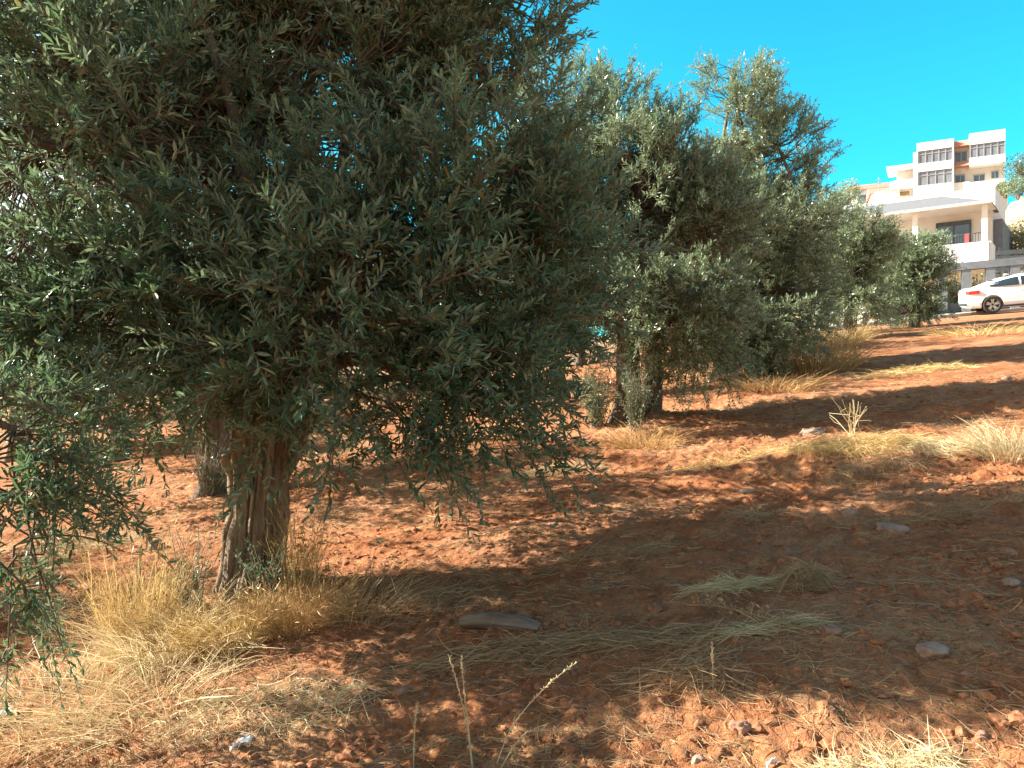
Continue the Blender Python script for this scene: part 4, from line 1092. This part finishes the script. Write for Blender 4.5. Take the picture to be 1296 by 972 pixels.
# ------------------------------------------------------------------ upper apartment building
zT = 31.2
ua = np.array([49.7, 94.5]); ub = np.array([57.7, 90.0]); UL = float(np.linalg.norm(ub - ua))
UP = empty('apartment_building', (ua[0], ua[1], 0), (0, 0, math.atan2(ub[1] - ua[1], ub[0] - ua[0])))
tag(UP, 'white apartment building with glazed balconies high on the hill', 'building')
def uy(py, x=4.5):                     # height of a photograph row at the facade
    Y = 94.5 - x / UL * 4.5; return CAMZ - (py - 486) / F * Y
s1, s2 = 3.95, 5.55
zz = lambda k: zT - k
MB().box(0, UL, 1.3, 11, 20, zT - .25).build('wall', M['beige'], UP)
MB().box(-.4, -.002, .3, 11, 20, zT - 1.0).build('side_wall', M['white'], UP)
# left bay
def bay(x0, x1, bands, depth=0):
    for a, b in bands: MB().box(x0, x1, depth, 1.298, zT - b, zT - a).build('balcony_front', M['white'], UP)
bay(0, s1, [(0, 1.0), (2.55, 3.55), (5.25, 6.4)])
bay(s2, UL, [(-.3, 1.05), (2.6, 3.6), (5.5, 6.7)])
bay(s1 + .002, s2 - .002, [(5.3, 6.5)], .35)
def glazing(x0, x1, za, zb, y, n):
    w_ = MB().box(x0, x1, y, y + .05, za, zb).build('glazing', M['loggia'], UP)
    m = MB()
    for i in range(n + 1):
        q = x0 + (x1 - x0) * i / n; m.box(q - .05, q + .05, y - .07, y - .002, za, zb)
    m.box(x0, x1, y - .07, y - .002, (za + zb) / 2 + .32, (za + zb) / 2 + .38)
    m.build('window_frame', M['frame'], w_)
glazing(.25, s1 - .15, zT - 2.55, zT - 1.0, .15, 5)
glazing(.25, s1 - .15, zT - 5.25, zT - 3.55, .15, 4)
glazing(s2 + .1, UL - .05, zT - 2.6, zT - 1.05, .15, 5)
for x0 in (0, s1 - .14): MB().box(x0, x0 + .14, .02, .3, zT - 5.25, zT - 3.55).box(x0, x0 + .14, .02, .3, zT - 2.55, zT - 1.0).build('pillar', M['white'], UP)
def win(x0, x1, a, b, y=1.298):
    w_ = MB().box(x0, x1, y - .06, y - .002, zT - b, zT - a).build('window', M['glass'], UP)
    c = (x0 + x1) / 2; MB().box(c - .04, c + .04, y - .1, y - .062, zT - b, zT - a).box(x0 - .06, x1 + .06, y - .12, y - .062, zT - a + .002, zT - a + .12).build('window_frame', M['frame'], w_)
win(s1 + .2, s2 - .25, 1.45, 2.55); win(s1 + .25, s2 - .45, 4.3, 5.1)
win(s2 + .5, s2 + 1.6, 4.5, 5.2); win(s2 + 2.3, s2 + 3.0, 4.3, 5.05)
for a, b in ((.15, .95), (2.75, 3.35)):
    MB().prism([(.2, zT - b), (1.29, zT - b), (1.29, zT - a), (.9, zT - a)], s1 + .01, s2 - .01).build('tile_canopy', M['pink'], UP)
MB().box(.3, UL + .3, 1.29, 1.299, 20, zT - 6.72).build('lower_wall', M['beige'], UP)
for x0, x1 in ((1.2, 2.6), (4.2, 5.4)):
    MB().box(x0, x1, 1.2, 1.288, zT - 7.9, zT - 7.5).build('window', M['glass'], UP)
# stepped left wing
MB().box(-2.6, -.41, 1.5, 8, 20, zT - 3.9).build('wing_wall', M['white'], UP)
MB().box(-3.4, -.41, .6, 5, zT - 2.6, zT - 2.25).build('wing_roof', M['white'], UP)
MB().box(-2.3, -.42, 2.3, 6, zT - 3.898, zT - 2.62).build('wing_room', M['beige'], UP)
MB().box(-3.0, -.42, .5, 1.498, zT - 5.2, zT - 4.2).build('balcony_front', M['white'], UP)
MB().prism([(.55, zT - 6.6), (1.49, zT - 6.6), (1.49, zT - 5.4)], -2.3, -.9).build('awning', M['rust'], UP)
MB().box(-4.8, -1.9, 1.0, 7, 20, zT - 5.2).build('wing_wall', M['white'], UP)
MB().box(-5.2, .6, -.8, .49, 20, zT - 7.6).build('terrace_wall', M['white'], UP)
d = MB().box(-3.4, -1.8, -.86, -.802, zT - 9.2, zT - 8.2).build('window', M['glass'], UP)
MB().box(-2.64, -2.56, -.92, -.862, zT - 9.2, zT - 8.2).build('window_frame', M['frame'], d)
MB().add([(-.8, -1.0, zT - 7.2), (2.0, -1.0, zT - 8.8), (2.0, -.81, zT - 8.8), (-.8, -.81, zT - 7.2), (-.8, -1.0, zT - 10), (2.0, -1.0, zT - 10), (2.0, -.81, zT - 10), (-.8, -.81, zT - 10)],
         [(0, 1, 2, 3), (4, 7, 6, 5), (0, 4, 5, 1), (1, 5, 6, 2), (2, 6, 7, 3), (3, 7, 4, 0)]).build('stair_parapet', M['white'], UP)
for q in (.4, 1.6): MB().tube([(q, 3, zT - .3), (q, 3, zT + .7)], [.03, .02], 6).build('roof_pole', M['frame'], UP)

# small far houses to the left
def far_house(label, px, py, Y, wd, ht, roofm, rz=-25):
    p = at(px, py, Y); o = empty('house', p, (0, 0, R(rz))); tag(o, label, 'house')
    MB().box(-wd / 2, wd / 2, 0, 5, -8, ht).build('wall', M['white'], o)
    MB().prism([(-.4, ht + .002), (5.4, ht + .002), (2.5, ht + 1.3)], -wd / 2 - .3, wd / 2 + .3).build('roof', M[roofm], o)
    w_ = MB().box(-wd / 4, wd / 6, -.06, -.003, ht - 2, ht - .8).build('window', M['glass'], o)
far_house('small far house with a red roof left of the antenna', 1098, 250, 112, 5, 1.2, 'pink')
far_house('white far house with a low red roof above the round olive', 1122, 250, 100, 3.5, .6, 'pink', -20)
p = at(1112, 245, 104); a = mesh_obj('antenna', *(lambda r: (r[0], [r[1]]))(tubes(np.array([[(0, 0, -3), (0, 0, 2.2)], [(-.5, 0, 1.8), (.5, 0, 1.8)], [(-.35, 0, 1.4), (.35, 0, 1.4)]], float), np.full((3, 2), .045), 6)), M['frame'])
a.location = p; tag(a, 'thin roof antenna against the sky left of the apartments', 'antenna')

# hillside bushes
def hbush(name, label, px, py, Y, r, n, leaf, group, cat='bush'):
    p = at(px, py, Y); o = empty(name, (p[0], p[1], p[2] - r * .5)); tag(o, label, cat, group)
    q = nrm(rng.normal(size=(n, 3))) * (rng.random((n, 1)) ** .4) * np.array([r, r, r * .75]); q *= (.75 + .6 * noise3(q / r * 1.6 + px, 9))[:, None]
    q[:, 2] += r * .5
    v, f = leaves_from(q, nrm(rng.normal(size=(n, 3)) + np.array([0, 0, .3])), nrm(rng.normal(size=(n, 3)) + np.array([0, 0, .6])), r * .16 * rng.uniform(.6, 1.3, n), r * .07 * rng.uniform(.7, 1.2, n), False)
    mesh_obj('crown', v, [f], M[leaf], o)
    P = stems(10, r * .9, r * .6); v, f = tubes(P, np.tile(np.linspace(.06, .02, 5), (10, 1)), 5); v[:, 2] -= r * .4; mesh_obj('stems', v, [f], M['bark2'], o)
for i, (px, py, Y, r, lf, lab) in enumerate([
        (1298, 212, 86, 1.9, 'pine_leaf', 'round bush tree right of the apartment building at the edge'),
        (1272, 238, 78, 1.1, 'pine_leaf', 'low green bush on top of the rocky bank'),
        (1288, 236, 76, 1.4, 'leaf3', 'bushy green growth on the bank by the right edge'),
        (1256, 243, 80, .9, 'pine_leaf', 'small bush above the porch roof of the lower house'),
        (1262, 300, 60, 1.3, 'pine_leaf', 'scrubby bush at the foot of the rocky bank'),
        (1294, 295, 60, 1.2, 'pine_leaf', 'bush on the rocky bank at the right edge'),
        (1288, 312, 54, 1.3, 'bush_leaf', 'yellow scrub above the dark slatted screen'),
        (1074, 243, 108, 2.0, 'leaf3', 'dark round tree left of the small red roofs'),
        (1145, 262, 90, 1.2, 'leaf3', 'bush below the white wing of the apartments')]):
    hbush('bush', lab, px, py, Y, r, 1500, lf, 'bushes on the hillside')
